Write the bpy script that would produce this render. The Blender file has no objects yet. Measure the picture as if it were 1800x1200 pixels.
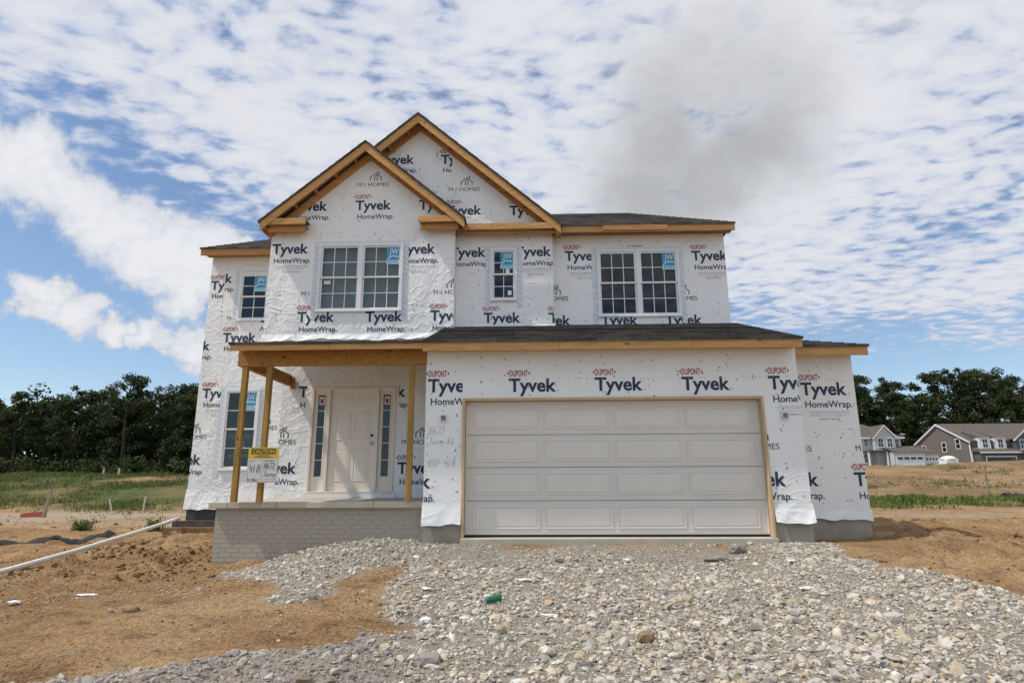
import bpy, bmesh, math, random
import numpy as np
from mathutils import Vector, Matrix
from mathutils.geometry import tessellate_polygon
R = math.radians
random.seed(7)
rng = np.random.default_rng(11)
scene = bpy.context.scene
COL = scene.collection

# ------------------------------------------------------------------ camera
cam_d = bpy.data.cameras.new('camera'); cam = bpy.data.objects.new('camera', cam_d); COL.objects.link(cam)
cam_d.sensor_width = 36.0; cam_d.lens = 36.0*1080/1800; cam_d.clip_start = 0.1; cam_d.clip_end = 5000
_p, _y, _r = R(12.94), R(1.7), R(-0.26)
_f = Vector((-math.sin(_y)*math.cos(_p), math.cos(_y)*math.cos(_p), math.sin(_p)))
_rt = Vector((math.cos(_y), math.sin(_y), 0)); _up = _rt.cross(_f)
_r2 = _rt*math.cos(_r)+_up*math.sin(_r); _u2 = -_rt*math.sin(_r)+_up*math.cos(_r)
m = Matrix((_r2, _u2, -_f)).transposed().to_4x4(); m.translation = Vector((0, 0, .843)); cam.matrix_world = m
scene.camera = cam

# ------------------------------------------------------------------ exposure
vs = scene.view_settings; vs.view_transform = 'Standard'; vs.look = 'None'; vs.exposure = 0.0; vs.gamma = 1.0
vs.use_curve_mapping = False
scene.cycles.max_bounces = 6; scene.cycles.diffuse_bounces = 3; scene.cycles.glossy_bounces = 3; scene.cycles.transparent_max_bounces = 8

# ------------------------------------------------------------------ sun and sky
SUN = Vector((-.53, -.15, .835)).normalized()
sd = bpy.data.lights.new('sun', 'SUN'); sd.energy = 3.5; sd.angle = R(1.5); sd.color = (1, .955, .88)
so = bpy.data.objects.new('sun', sd); COL.objects.link(so); so.rotation_euler = (-SUN).to_track_quat('-Z', 'Y').to_euler()
so.location = (-30, -8, 48)

world = bpy.data.worlds.new('World'); scene.world = world; world.use_nodes = True
world.cycles.sampling_method = 'MANUAL'; world.cycles.sample_map_resolution = 512
def build_sky():
    nt = world.node_tree; N = nt.nodes; L = nt.links; N.clear()
    def val(x):
        return x
    def link(a, sock):
        if isinstance(a, (int, float)): sock.default_value = a
        elif isinstance(a, tuple): sock.default_value = a
        else: L.new(a, sock)
    def M(op, a, b=0.0, c=0.0, clamp=False):
        n = N.new('ShaderNodeMath'); n.operation = op; n.use_clamp = clamp
        link(a, n.inputs[0]); link(b, n.inputs[1]); link(c, n.inputs[2]); return n.outputs[0]
    def V(op, a, b=(0, 0, 0), s=None):
        n = N.new('ShaderNodeVectorMath'); n.operation = op; link(a, n.inputs[0]); link(b, n.inputs[1])
        if s is not None: link(s, n.inputs['Scale'])
        return n.outputs['Value'] if op in ('DISTANCE', 'DOT_PRODUCT', 'LENGTH') else n.outputs[0]
    def step(x, a, b):
        n = N.new('ShaderNodeMapRange'); n.interpolation_type = 'SMOOTHSTEP'; link(x, n.inputs[0]); link(a, n.inputs[1]); link(b, n.inputs[2])
        return n.outputs[0]
    def noise(vec, scale, detail=5, rough=.55, dist=0.0, col=False):
        n = N.new('ShaderNodeTexNoise'); link(vec, n.inputs['Vector']); n.inputs['Scale'].default_value = scale; n.inputs['Detail'].default_value = detail
        n.inputs['Roughness'].default_value = rough; n.inputs['Distortion'].default_value = dist
        return n.outputs['Color'] if col else n.outputs[0]
    def mixc(f, a, b):
        n = N.new('ShaderNodeMix'); n.data_type = 'RGBA'; link(f, n.inputs[0]); link(a, n.inputs[6]); link(b, n.inputs[7]); return n.outputs[2]
    sky = N.new('ShaderNodeTexSky'); sky.sky_type = 'NISHITA'; sky.sun_disc = False
    sky.sun_elevation = math.asin(SUN.z); sky.sun_rotation = math.atan2(SUN.x, SUN.y); sky.air_density = 1.0; sky.dust_density = .15; sky.ozone_density = 2.0
    d = N.new('ShaderNodeTexCoord').outputs['Generated']
    sep = N.new('ShaderNodeSeparateXYZ'); L.new(d, sep.inputs[0]); x, y, z = sep.outputs
    zz = M('MAXIMUM', M('ADD', z, .06), .03)
    uv = N.new('ShaderNodeCombineXYZ'); L.new(M('DIVIDE', x, zz), uv.inputs[0]); L.new(M('DIVIDE', y, zz), uv.inputs[1]); uv = uv.outputs[0]
    # high dappled cloud sheet lying on a plane overhead
    warp = V('SCALE', V('SUBTRACT', noise(uv, 2.2, 1, .5, col=True), (.5, .5, .5)), s=.12)
    uvw = V('ADD', uv, warp)
    rot = N.new('ShaderNodeMapping'); L.new(uvw, rot.inputs[0]); rot.inputs['Rotation'].default_value = (0, 0, R(-20)); rot.inputs['Scale'].default_value = (.72, 1.0, 1)
    cell = noise(rot.outputs[0], 15.0, 4, .52, .15)
    big = noise(uv, 1.7, 2, .5)
    az = M('ARCTAN2', x, y)
    low = M('SUBTRACT', .25, M('MULTIPLY', M('SINE', az), .20))         # the sheet ends lower on one side than on the other
    cover = step(M('SUBTRACT', z, low), -.07, .16)
    dens = M('ADD', M('ADD', M('MULTIPLY', M('SUBTRACT', cell, .5), 1.15), M('MULTIPLY', M('SUBTRACT', big, .5), .75)), M('SUBTRACT', M('MULTIPLY', cover, .60), .30))
    sheet = step(dens, -.08, .24)
    sheet = M('MULTIPLY', sheet, step(z, .05, .14))
    # heaped clouds, each a cluster of puffs at its own bearing and height
    rag = V('SCALE', V('SUBTRACT', noise(d, 15.0, 5, .6, col=True), (.5, .5, .5)), s=.13)
    rag2 = V('SCALE', V('SUBTRACT', noise(d, 3.4, 5, .58, col=True), (.5, .5, .5)), s=.24)
    dr = V('ADD', d, rag); dr2 = V('ADD', d, rag2)
    def dirv(a, e): return (math.sin(R(a))*math.cos(R(e)), math.cos(R(a))*math.cos(R(e)), math.sin(R(e)))
    def heap(puffs, vec, soft):
        out = None
        for a, e, r in puffs:
            k = M('SUBTRACT', 1.0, M('DIVIDE', V('DISTANCE', vec, dirv(a, e)), R(r)))
            out = k if out is None else M('SMOOTH_MAX', out, k, .2)
        return step(out, 0.0, soft), out
    cum = [(-45.5, 22.6, 4.2), (-42.2, 22.6, 3.8), (-39.2, 21.0, 3.8), (-36.2, 19.8, 4.0), (-33.0, 18.4, 4.2), (-29.8, 17.8, 4.0), (-27.0, 17.6, 2.8), (-31.4, 15.8, 3.0),
           (-40.8, 13.6, 2.5), (-38.2, 13.0, 2.4), (-35.4, 11.9, 1.8), (-32.8, 11.7, 2.1), (-30.2, 11.4, 2.6), (-28.2, 11.6, 2.0), (-45.6, 15.4, 2.2), (-52, 18, 5), (-60, 20, 6)]
    cm, ch = heap(cum, dr, .38)
    grey = [(11.5, 25.5, 8.5), (12, 31, 9.0), (17, 27.5, 9.0), (22, 29.0, 9.5), (28, 32, 9.0), (12, 36, 8.0), (18, 37, 9.0), (33, 39, 12), (14, 22, 6), (25, 37, 10)]
    gm, gh = heap(grey, dr2, 1.15)
    core = [(11.5, 25.5, 7.5), (14.5, 28.5, 8.5), (20, 29.5, 7.5)]
    _, kh = heap(core, dr2, .9)
    c_sheet = mixc(step(dens, .0, .46), (.52, .59, .76, 1), (.75, .765, .81, 1))
    c_cum = mixc(step(M('ADD', ch, M('MULTIPLY', M('SUBTRACT', cell, .5), .4)), .1, .8), (.62, .66, .74, 1), (.83, .84, .87, 1))
    c_grey = mixc(step(M('ADD', kh, M('MULTIPLY', M('SUBTRACT', cell, .5), .55)), -.55, .8), (.77, .78, .81, 1), (.47, .48, .495, 1))
    col = mixc(step(gm, 0.0, .85), c_sheet, c_grey); msk = M('SUBTRACT', 1.0, M('MULTIPLY', M('SUBTRACT', 1.0, sheet), M('SUBTRACT', 1.0, step(gm, .05, 1.0))))
    col = mixc(cm, col, c_cum); msk = M('MAXIMUM', msk, cm)
    cl = N.new('ShaderNodeCombineXYZ'); L.new(x, cl.inputs[0]); L.new(y, cl.inputs[1]); L.new(M('MAXIMUM', z, .085), cl.inputs[2]); L.new(V('NORMALIZE', cl.outputs[0]), sky.inputs[0])
    bg1 = N.new('ShaderNodeBackground'); L.new(sky.outputs[0], bg1.inputs[0]); bg1.inputs[1].default_value = .13
    bg2 = N.new('ShaderNodeBackground'); L.new(col, bg2.inputs[0]); bg2.inputs[1].default_value = 1.0
    mx = N.new('ShaderNodeMixShader'); L.new(msk, mx.inputs[0]); L.new(bg1.outputs[0], mx.inputs[1]); L.new(bg2.outputs[0], mx.inputs[2])
    out = N.new('ShaderNodeOutputWorld'); L.new(mx.outputs[0], out.inputs[0])
build_sky()

# ------------------------------------------------------------------ helpers
def tag(o, label=None, cat=None, group=None, kind=None):
    if label: o['label'] = label
    if cat: o['category'] = cat
    if group: o['group'] = group
    if kind: o['kind'] = kind
    return o
def empty(name, loc, label, cat, group=None):
    o = bpy.data.objects.new(name, None); COL.objects.link(o); o.location = loc; o.empty_display_size = .2
    return tag(o, label, cat, group)
def attach(o, parent):
    if parent is not None:
        o.parent = parent
        if parent.type == 'EMPTY' and parent.parent is None:
            o.matrix_parent_inverse = Matrix.Translation(-Vector(parent.location))
    return o
def obj(name, me, parent=None, loc=None):
    o = bpy.data.objects.new(name, me); COL.objects.link(o)
    if loc is not None: o.location = loc
    return attach(o, parent)
def mesh(name, v, f, mat, smooth=False):
    me = bpy.data.meshes.new(name); me.from_pydata([tuple(p) for p in v], [], f); me.update()
    if mat: me.materials.append(mat)
    if smooth: me.polygons.foreach_set('use_smooth', [True]*len(me.polygons))
    return me
def big_mesh(name, V, F, mat, tint=None, smooth=False):
    """V (n,3), F (m,k) numpy; tint (n,4) point colour"""
    me = bpy.data.meshes.new(name); k = F.shape[1]
    me.vertices.add(len(V)); me.vertices.foreach_set('co', V.astype(np.float32).ravel())
    me.loops.add(F.size); me.loops.foreach_set('vertex_index', F.astype(np.int32).ravel())
    me.polygons.add(len(F)); me.polygons.foreach_set('loop_start', np.arange(0, F.size, k, dtype=np.int32))
    me.polygons.foreach_set('use_smooth', np.full(len(F), smooth))
    me.update(calc_edges=True)
    if tint is not None:
        a = me.attributes.new('tint', 'FLOAT_COLOR', 'POINT'); a.data.foreach_set('color', tint.astype(np.float32).ravel())
    me.materials.append(mat); return me
class MB:
    def __init__(s): s.v = []; s.f = []
    def poly(s, pts, faces):
        n = len(s.v); s.v += [tuple(p) for p in pts]; s.f += [tuple(i+n for i in q) for q in faces]; return s
    def box(s, x0, x1, y0, y1, z0, z1):
        return s.poly([(x0,y0,z0),(x1,y0,z0),(x1,y1,z0),(x0,y1,z0),(x0,y0,z1),(x1,y0,z1),(x1,y1,z1),(x0,y1,z1)],
                      [(3,2,1,0),(4,5,6,7),(0,1,5,4),(1,2,6,5),(2,3,7,6),(3,0,4,7)])
    def prism(s, xz, y0, y1):
        """polygon in x,z (counter-clockwise seen from -y) run from y0 to y1"""
        n = len(xz); pts = [(x, y0, z) for x, z in xz]+[(x, y1, z) for x, z in xz]
        return s.poly(pts, [tuple(range(n)), tuple(range(2*n-1, n-1, -1))]+[(i, i+n, (i+1) % n+n, (i+1) % n) for i in range(n)])
    def prism_x(s, yz, x0, x1):
        n = len(yz); pts = [(x0, y, z) for y, z in yz]+[(x1, y, z) for y, z in yz]
        return s.poly(pts, [tuple(range(n-1, -1, -1)), tuple(range(n, 2*n))]+[(i, (i+1) % n, (i+1) % n+n, i+n) for i in range(n)])
    def tube(s, pts, rad, n=8):
        base = len(s.v); P = [Vector(p) for p in pts]
        for i, p in enumerate(P):
            t = (P[min(i+1, len(P)-1)]-P[max(i-1, 0)]).normalized(); a = t.orthogonal().normalized() if abs(t.z) > .9 else t.cross(Vector((0,0,1))).normalized(); b = t.cross(a)
            r = rad[i] if isinstance(rad, (list, tuple)) else rad
            s.v += [tuple(p+(a*math.cos(2*math.pi*k/n)+b*math.sin(2*math.pi*k/n))*r) for k in range(n)]
        for i in range(len(P)-1):
            for k in range(n): s.f.append((base+i*n+k, base+i*n+(k+1) % n, base+(i+1)*n+(k+1) % n, base+(i+1)*n+k))
        s.f.append(tuple(base+k for k in range(n-1, -1, -1))); s.f.append(tuple(base+(len(P)-1)*n+k for k in range(n)))
        return s
    def build(s, name, mat, parent=None, smooth=False, bevel=0):
        me = mesh(name, s.v, s.f, mat, smooth)
        if bevel:
            bm = bmesh.new(); bm.from_mesh(me); bmesh.ops.bevel(bm, geom=bm.edges[:], offset=bevel, segments=1, affect='EDGES', clamp_overlap=True); bm.to_mesh(me); bm.free()
        return obj(name, me, parent)
def wall_mesh(outline, holes, y0, y1):
    """upright slab facing -y: outline and holes in x,z"""
    loops = [[Vector((x, z, 0)) for x, z in l] for l in [outline]+holes]
    tri = tessellate_polygon(loops); flat = [p for l in loops for p in l]; n = len(flat)
    b = MB(); pts = [(p.x, y0, p.y) for p in flat]+[(p.x, y1, p.y) for p in flat]; faces = []
    for t in tri:
        a, bb, c = (flat[i] for i in t); ccw = ((bb-a).cross(c-a)).z > 0
        q = t if ccw else (t[0], t[2], t[1]); faces.append(tuple(q)); faces.append(tuple(i+n for i in reversed(q)))
    o = 0
    for l in loops:
        k = len(l)
        for i in range(k): faces.append((o+i, o+(i+1) % k, o+(i+1) % k+n, o+i+n))
        o += k
    b.poly(pts, faces); return b
# ---- numpy value noise
_tab = rng.random(65536)
def vnoise(x, y):
    xi = np.floor(x).astype(np.int64); yi = np.floor(y).astype(np.int64); fx = x-xi; fy = y-yi
    fx = fx*fx*(3-2*fx); fy = fy*fy*(3-2*fy)
    h = lambda a, b: _tab[(a*7919+b*104729+(a*b) % 911) % 65536]
    return (h(xi,yi)*(1-fx)+h(xi+1,yi)*fx)*(1-fy)+(h(xi,yi+1)*(1-fx)+h(xi+1,yi+1)*fx)*fy
def fbm(x, y, o=4):
    s = 0; a = .5
    for i in range(o): s = s+a*(vnoise(x*2**i+17.3*i, y*2**i-9.1*i)-.5); a *= .5
    return s
def sst(a, b, x):
    t = np.clip((x-a)/(b-a), 0, 1); return t*t*(3-2*t)

# ------------------------------------------------------------------ materials
def newmat(name):
    m = bpy.data.materials.new(name); m.use_nodes = True; nt = m.node_tree; b = nt.nodes['Principled BSDF']
    return m, nt, b
def mat(name, col, rough=.6, var=.0, scale=8.0, bump=0.0, bscale=30.0, spec=.5, stretch=None, metal=0.0, dark=None, dist=.01, detail=5, knots=None):
    m, nt, b = newmat(name); N = nt.nodes; L = nt.links
    b.inputs['Roughness'].default_value = rough; b.inputs['Specular IOR Level'].default_value = spec; b.inputs['Metallic'].default_value = metal
    b.inputs['Base Color'].default_value = (*col, 1)
    if var or bump:
        tc = N.new('ShaderNodeTexCoord'); mp = N.new('ShaderNodeMapping'); L.new(tc.outputs['Object'], mp.inputs[0])
        if stretch: mp.inputs['Scale'].default_value = stretch
    if var:
        n = N.new('ShaderNodeTexNoise'); n.inputs['Scale'].default_value = scale; n.inputs['Detail'].default_value = detail; n.inputs['Roughness'].default_value = .6; L.new(mp.outputs[0], n.inputs['Vector'])
        mr = N.new('ShaderNodeMapRange'); mr.inputs[1].default_value = .3; mr.inputs[2].default_value = .7; L.new(n.outputs[0], mr.inputs[0])
        mx = N.new('ShaderNodeMix'); mx.data_type = 'RGBA'; L.new(mr.outputs[0], mx.inputs[0])
        dk = dark if dark else tuple(c*(1-var) for c in col)
        mx.inputs[6].default_value = (*dk, 1); mx.inputs[7].default_value = (*[min(1, c*(1+var*.6)) for c in col], 1); L.new(mx.outputs[2], b.inputs['Base Color'])
        if knots:
            mp2 = N.new('ShaderNodeMapping'); L.new(tc.outputs['Object'], mp2.inputs[0]); mp2.inputs['Scale'].default_value = knots; vo = N.new('ShaderNodeTexVoronoi'); L.new(mp2.outputs[0], vo.inputs['Vector']); vo.inputs['Scale'].default_value = 1.0
            kr = N.new('ShaderNodeMapRange'); L.new(vo.outputs['Distance'], kr.inputs[0]); kr.inputs[1].default_value = .07; kr.inputs[2].default_value = .15; kr.inputs[3].default_value = .38; kr.inputs[4].default_value = 1.0
            km = N.new('ShaderNodeMix'); km.data_type = 'RGBA'; km.blend_type = 'MULTIPLY'; km.inputs[0].default_value = 1; L.new(mx.outputs[2], km.inputs[6]); L.new(kr.outputs[0], km.inputs[7]); L.new(km.outputs[2], b.inputs['Base Color'])
    if bump:
        n2 = N.new('ShaderNodeTexNoise'); n2.inputs['Scale'].default_value = bscale; n2.inputs['Detail'].default_value = 6; L.new(mp.outputs[0], n2.inputs['Vector'])
        bp = N.new('ShaderNodeBump'); bp.inputs['Strength'].default_value = bump; bp.inputs['Distance'].default_value = dist; L.new(n2.outputs[0], bp.inputs['Height']); L.new(bp.outputs[0], b.inputs['Normal'])
    return m
def wrap_mat(name, amt, col=(.87, .865, .855)):
    """white woven house wrap: fine crinkle, long soft folds and a few sharp creases"""
    m, nt, b = newmat(name); N = nt.nodes; L = nt.links
    b.inputs['Roughness'].default_value = .5; b.inputs['Specular IOR Level'].default_value = .35
    tc = N.new('ShaderNodeTexCoord').outputs['Object']
    def noise(scale, det, rough, stretch, dist=0):
        mp = N.new('ShaderNodeMapping'); L.new(tc, mp.inputs[0]); mp.inputs['Scale'].default_value = stretch
        n = N.new('ShaderNodeTexNoise'); L.new(mp.outputs[0], n.inputs['Vector']); n.inputs['Scale'].default_value = scale; n.inputs['Detail'].default_value = det; n.inputs['Roughness'].default_value = rough; n.inputs['Distortion'].default_value = dist
        return n.outputs[0]
    def mth(op, a, bb):
        n = N.new('ShaderNodeMath'); n.operation = op
        for i, q in enumerate((a, bb)):
            if isinstance(q, (int, float)): n.inputs[i].default_value = q
            else: L.new(q, n.inputs[i])
        return n.outputs[0]
    folds = noise(1.5, 3, .5, (1.2, 1, .45), .5); crease = noise(2.2, 2, .5, (.7, 1, 1.3), .9); fine = noise(16, 5, .6, (1, 1, 1))
    ridge = mth('POWER', mth('SUBTRACT', 1.0, mth('MULTIPLY', mth('ABSOLUTE', mth('SUBTRACT', crease, .5), 0), 6.0)), 5.0)
    ridge = mth('MAXIMUM', ridge, 0.0)
    pat = noise(.8, 2, .5, (1, 1, 1)); pat = mth('MULTIPLY', pat, pat)
    h = mth('ADD', mth('MULTIPLY', folds, 1.4), mth('ADD', mth('MULTIPLY', mth('MULTIPLY', ridge, pat), .55), mth('MULTIPLY', fine, .30)))
    bp = N.new('ShaderNodeBump'); bp.inputs['Strength'].default_value = min(1, amt); bp.inputs['Distance'].default_value = .05 if amt < .7 else .038; L.new(h, bp.inputs['Height']); L.new(bp.outputs[0], b.inputs['Normal'])
    dirt = noise(1.1, 6, .65, (1, 1, 1))
    mr = N.new('ShaderNodeMapRange'); mr.inputs[1].default_value = .35; mr.inputs[2].default_value = .72; L.new(dirt, mr.inputs[0])
    mx = N.new('ShaderNodeMix'); mx.data_type = 'RGBA'; L.new(mr.outputs[0], mx.inputs[0]); mx.inputs[6].default_value = (*col, 1); mx.inputs[7].default_value = (col[0]*.93, col[1]*.925, col[2]*.90, 1)
    L.new(mx.outputs[2], b.inputs['Base Color'])
    return m
M_WRAP = wrap_mat('house_wrap_taut', .4)
M_WRAP2 = wrap_mat('house_wrap_loose', 1.0)
M_NAVY = mat('navy_print', (.022, .032, .085), .6, var=.25, scale=60)
M_RED = mat('red_print', (.40, .035, .05), .6, var=.2, scale=60)
M_BLACKPRINT = mat('charcoal_print', (.03, .03, .035), .6)
M_GREYPRINT = mat('grey_print', (.34, .35, .38), .6)
M_PENCIL = mat('pencil_grey', (.30, .30, .32), .7)
M_WOOD = mat('fir_board', (.58, .325, .125), .7, var=.34, scale=5, bump=.25, bscale=40, stretch=(.5, 4, 6), spec=.25, knots=(2.6, 5, 5))
M_WOOD2 = mat('fir_board_red', (.50, .245, .09), .7, var=.3, scale=5, bump=.2, bscale=40, stretch=(.5, 4, 6), spec=.25, knots=(2.6, 5, 5))
M_WOODV = mat('treated_post', (.36, .215, .055), .75, var=.4, scale=5, bump=.25, bscale=40, stretch=(6, 6, .5), spec=.25, knots=(7, 7, 2.6))
M_OSB = mat('laminated_beam', (.42, .20, .052), .7, var=.42, scale=9, bump=.3, bscale=30, stretch=(1, 4, 5), spec=.3, detail=8, knots=(2.6, 5, 5))
M_JAMB = mat('pine_jamb', (.56, .40, .235), .7, var=.2, scale=5, stretch=(4, 4, .5), spec=.25)
M_SHEATH = mat('roof_sheathing', (.30, .185, .09), .8, var=.3, scale=6)
M_VINYL = mat('white_vinyl', (.80, .80, .795), .35, var=.04, scale=3)
M_DRIP = mat('drip_edge', (.50, .485, .46), .45)
M_GARAGE = mat('garage_door_paint', (.71, .66, .60), .45, var=.04, scale=2.0, bump=.08, bscale=220, dist=.002)
M_DOOR = mat('primed_door_paint', (.82, .73, .63), .42, var=.03, scale=2.0)
M_RUBBER = mat('black_rubber', (.012, .012, .012), .7)
M_HOLEDARK = mat('dark_hole', (.01, .01, .01), .6)
M_STEEL = mat('brushed_steel', (.55, .55, .54), .35, metal=1.0)
M_TAPE = mat('flashing_tape', (.69, .73, .765), .4, var=.10, scale=9, spec=.5)
M_TAPEINK = mat('tape_ink', (.36, .46, .55), .5)
M_STICK = mat('blue_sticker', (.055, .30, .52), .45, var=.2, scale=7)
M_STICKW = mat('white_print', (.80, .83, .85), .5)
M_PALEBLUE = mat('pale_blue_print', (.38, .66, .76), .5)
M_PAPER = mat('paper', (.72, .71, .68), .7)
M_CONC = mat('concrete', (.36, .315, .25), .85, var=.28, scale=2.4, bump=.35, bscale=60, detail=9)
M_CONCL = mat('pale_concrete', (.49, .43, .345), .85, var=.18, scale=3.0, bump=.3, bscale=60, detail=9)
M_BRICKC = mat('cast_brick_concrete', (.45, .40, .325), .88, var=.26, scale=2.2, bump=.35, bscale=90, detail=9)
M_TAR = mat('damp_proofing', (.075, .066, .058), .7, var=.4, scale=6, bump=.3, bscale=30)
M_FOOT = mat('footing_clay', (.28, .15, .07), .9, var=.4, scale=6, bump=.5, bscale=30)
M_DRYWALL = mat('drywall', (.70, .685, .64), .9)
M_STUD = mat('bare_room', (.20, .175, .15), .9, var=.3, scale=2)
M_BACKING = mat('pale_backing', (.66, .65, .56), .9)  # for the added brightening panel behind the bay window
M_CAPNAIL = mat('cap_nail', (.07, .09, .075), .6)
def glass_mat(name, tint, refl):
    m, nt, b = newmat(name); N = nt.nodes; L = nt.links; N.remove(b)
    t = N.new('ShaderNodeBsdfTransparent'); t.inputs[0].default_value = (*tint, 1); g = N.new('ShaderNodeBsdfGlossy'); g.inputs['Roughness'].default_value = .015; g.inputs[0].default_value = (.95, .97, 1, 1)
    fr = N.new('ShaderNodeFresnel'); fr.inputs[0].default_value = 1.5; k = N.new('ShaderNodeMath'); k.operation = 'MULTIPLY_ADD'; L.new(fr.outputs[0], k.inputs[0]); k.inputs[1].default_value = refl; k.inputs[2].default_value = 0
    tc = N.new('ShaderNodeTexCoord'); n = N.new('ShaderNodeTexNoise'); n.inputs['Scale'].default_value = 1.3; L.new(tc.outputs['Object'], n.inputs['Vector']); bp = N.new('ShaderNodeBump'); bp.inputs['Strength'].default_value = .05; bp.inputs['Distance'].default_value = .02; L.new(n.outputs[0], bp.inputs['Height']); L.new(bp.outputs[0], g.inputs['Normal'])
    mx = N.new('ShaderNodeMixShader'); L.new(k.outputs[0], mx.inputs[0]); L.new(t.outputs[0], mx.inputs[1]); L.new(g.outputs[0], mx.inputs[2]); L.new(mx.outputs[0], N['Material Output'].inputs[0])
    return m
M_GLASS = glass_mat('window_glass', (.78, .81, .80), .85)
def shingle_mat():
    m, nt, b = newmat('asphalt_shingle'); N = nt.nodes; L = nt.links; b.inputs['Roughness'].default_value = .9; b.inputs['Specular IOR Level'].default_value = .2
    tc = N.new('ShaderNodeTexCoord').outputs['Object']
    br = N.new('ShaderNodeTexBrick'); L.new(tc, br.inputs['Vector']); br.inputs['Scale'].default_value = 1; br.inputs['Brick Width'].default_value = .27; br.inputs['Row Height'].default_value = .14; br.inputs['Mortar Size'].default_value = .004
    br.inputs['Color1'].default_value = (.040, .036, .034, 1); br.inputs['Color2'].default_value = (.10, .088, .078, 1); br.inputs['Mortar'].default_value = (.02, .018, .016, 1)
    n = N.new('ShaderNodeTexNoise'); n.inputs['Scale'].default_value = 45; n.inputs['Detail'].default_value = 4; L.new(tc, n.inputs['Vector'])
    mx = N.new('ShaderNodeMix'); mx.data_type = 'RGBA'; mx.blend_type = 'OVERLAY'; mx.inputs[0].default_value = .6; L.new(br.outputs[0], mx.inputs[6]); L.new(n.outputs[0], mx.inputs[7]); L.new(mx.outputs[2], b.inputs['Base Color'])
    bp = N.new('ShaderNodeBump'); bp.inputs['Strength'].default_value = .6; bp.inputs['Distance'].default_value = .01; L.new(n.outputs[0], bp.inputs['Height']); L.new(bp.outputs[0], b.inputs['Normal'])
    return m
M_SHINGLE = shingle_mat()
def tint_mat(name, rough=.9, bump=.4, bscale=40, translucent=0.0):
    m, nt, b = newmat(name); N = nt.nodes; L = nt.links; b.inputs['Roughness'].default_value = rough; b.inputs['Specular IOR Level'].default_value = .2
    a = N.new('ShaderNodeAttribute'); a.attribute_name = 'tint'
    if bump:
        n = N.new('ShaderNodeTexNoise'); n.inputs['Scale'].default_value = bscale; n.inputs['Detail'].default_value = 5; tc = N.new('ShaderNodeTexCoord'); L.new(tc.outputs['Object'], n.inputs['Vector'])
        bp = N.new('ShaderNodeBump'); bp.inputs['Strength'].default_value = bump; bp.inputs['Distance'].default_value = .01; L.new(n.outputs[0], bp.inputs['Height']); L.new(bp.outputs[0], b.inputs['Normal'])
        mx = N.new('ShaderNodeMix'); mx.data_type = 'RGBA'; mx.blend_type = 'MULTIPLY'; mx.inputs[0].default_value = .5; L.new(a.outputs['Color'], mx.inputs[6])
        mr = N.new('ShaderNodeMapRange'); mr.inputs[1].default_value = .25; mr.inputs[2].default_value = .75; mr.inputs[3].default_value = .6; mr.inputs[4].default_value = 1.25; L.new(n.outputs[0], mr.inputs[0]); L.new(mr.outputs[0], mx.inputs[7]); L.new(mx.outputs[2], b.inputs['Base Color'])
    else: L.new(a.outputs['Color'], b.inputs['Base Color'])
    if translucent:
        t = N.new('ShaderNodeBsdfTranslucent'); L.new(a.outputs['Color'], t.inputs[0]); mx2 = N.new('ShaderNodeMixShader'); mx2.inputs[0].default_value = translucent
        L.new(b.outputs[0], mx2.inputs[1]); L.new(t.outputs[0], mx2.inputs[2]); L.new(mx2.outputs[0], N['Material Output'].inputs[0])
    return m
M_STONE = tint_mat('limestone_gravel')
M_CLOD = tint_mat('earth_clod', 1.0, .5, 60)
M_LEAF = tint_mat('leaf', .65, 0, translucent=.3)
M_BLADE = tint_mat('weed_blade', .7, 0, translucent=.35)
M_BARK = mat('bark', (.055, .041, .03), .95, var=.4, scale=6, bump=.6, bscale=12, stretch=(3, 3, .6), dist=.05)

# ------------------------------------------------------------------ terrain
def in_poly(poly, x, y):
    c = np.zeros(x.shape, bool); n = len(poly)
    for i in range(n):
        x0, y0 = poly[i]; x1, y1 = poly[(i+1) % n]
        if y0 == y1: continue
        c ^= ((y0 > y) != (y1 > y)) & (x < (x1-x0)*(y-y0)/(y1-y0)+x0)
    return c
def edge_dist(poly, x, y):
    d = np.full(x.shape, 1e9); n = len(poly)
    for i in range(n):
        a = np.array(poly[i]); b = np.array(poly[(i+1) % n]); ab = b-a; t = np.clip(((x-a[0])*ab[0]+(y-a[1])*ab[1])/(ab@ab), 0, 1)
        d = np.minimum(d, np.hypot(x-a[0]-t*ab[0], y-a[1]-t*ab[1]))
    return np.where(in_poly(poly, x, y), d, -d)
P_DRIVE = [(-1.72, 10.0), (-1.75, 8.9), (-1.67, 8.06), (-1.5, 7.0), (-1.15, 6.05), (-1.12, 5.5), (-1.5, 5.2), (-2.2, 4.98), (-2.9, 4.68), (-3.5, 4.3), (-4.2, 3.2), (-4.6, 1.5), (8, 1.5), (7.2, 4.0), (5.4, 5.6),
           (4.85, 6.5), (4.85, 7.3), (4.5, 7.75), (4.05, 7.95), (4.2, 8.6), (4.45, 9.5), (4.4, 10.1)]
P_PILE = [(-4.35, 8.75), (-4.0, 9.3), (-3.3, 9.95), (-2.2, 10.3), (-1.6, 10.3), (-1.6, 9.2), (-1.82, 8.42), (-2.35, 7.55), (-2.3, 6.75), (-2.62, 6.6), (-2.75, 7.16), (-3.43, 7.97)]
P_HEAP = [(-1.3, 5.5), (-1.85, 5.33), (-2.35, 5.08), (-2.95, 4.75), (-3.5, 4.35), (-4.2, 3.2), (-2.5, 2.6), (-1.2, 3.8), (-.75, 4.7)]
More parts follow.
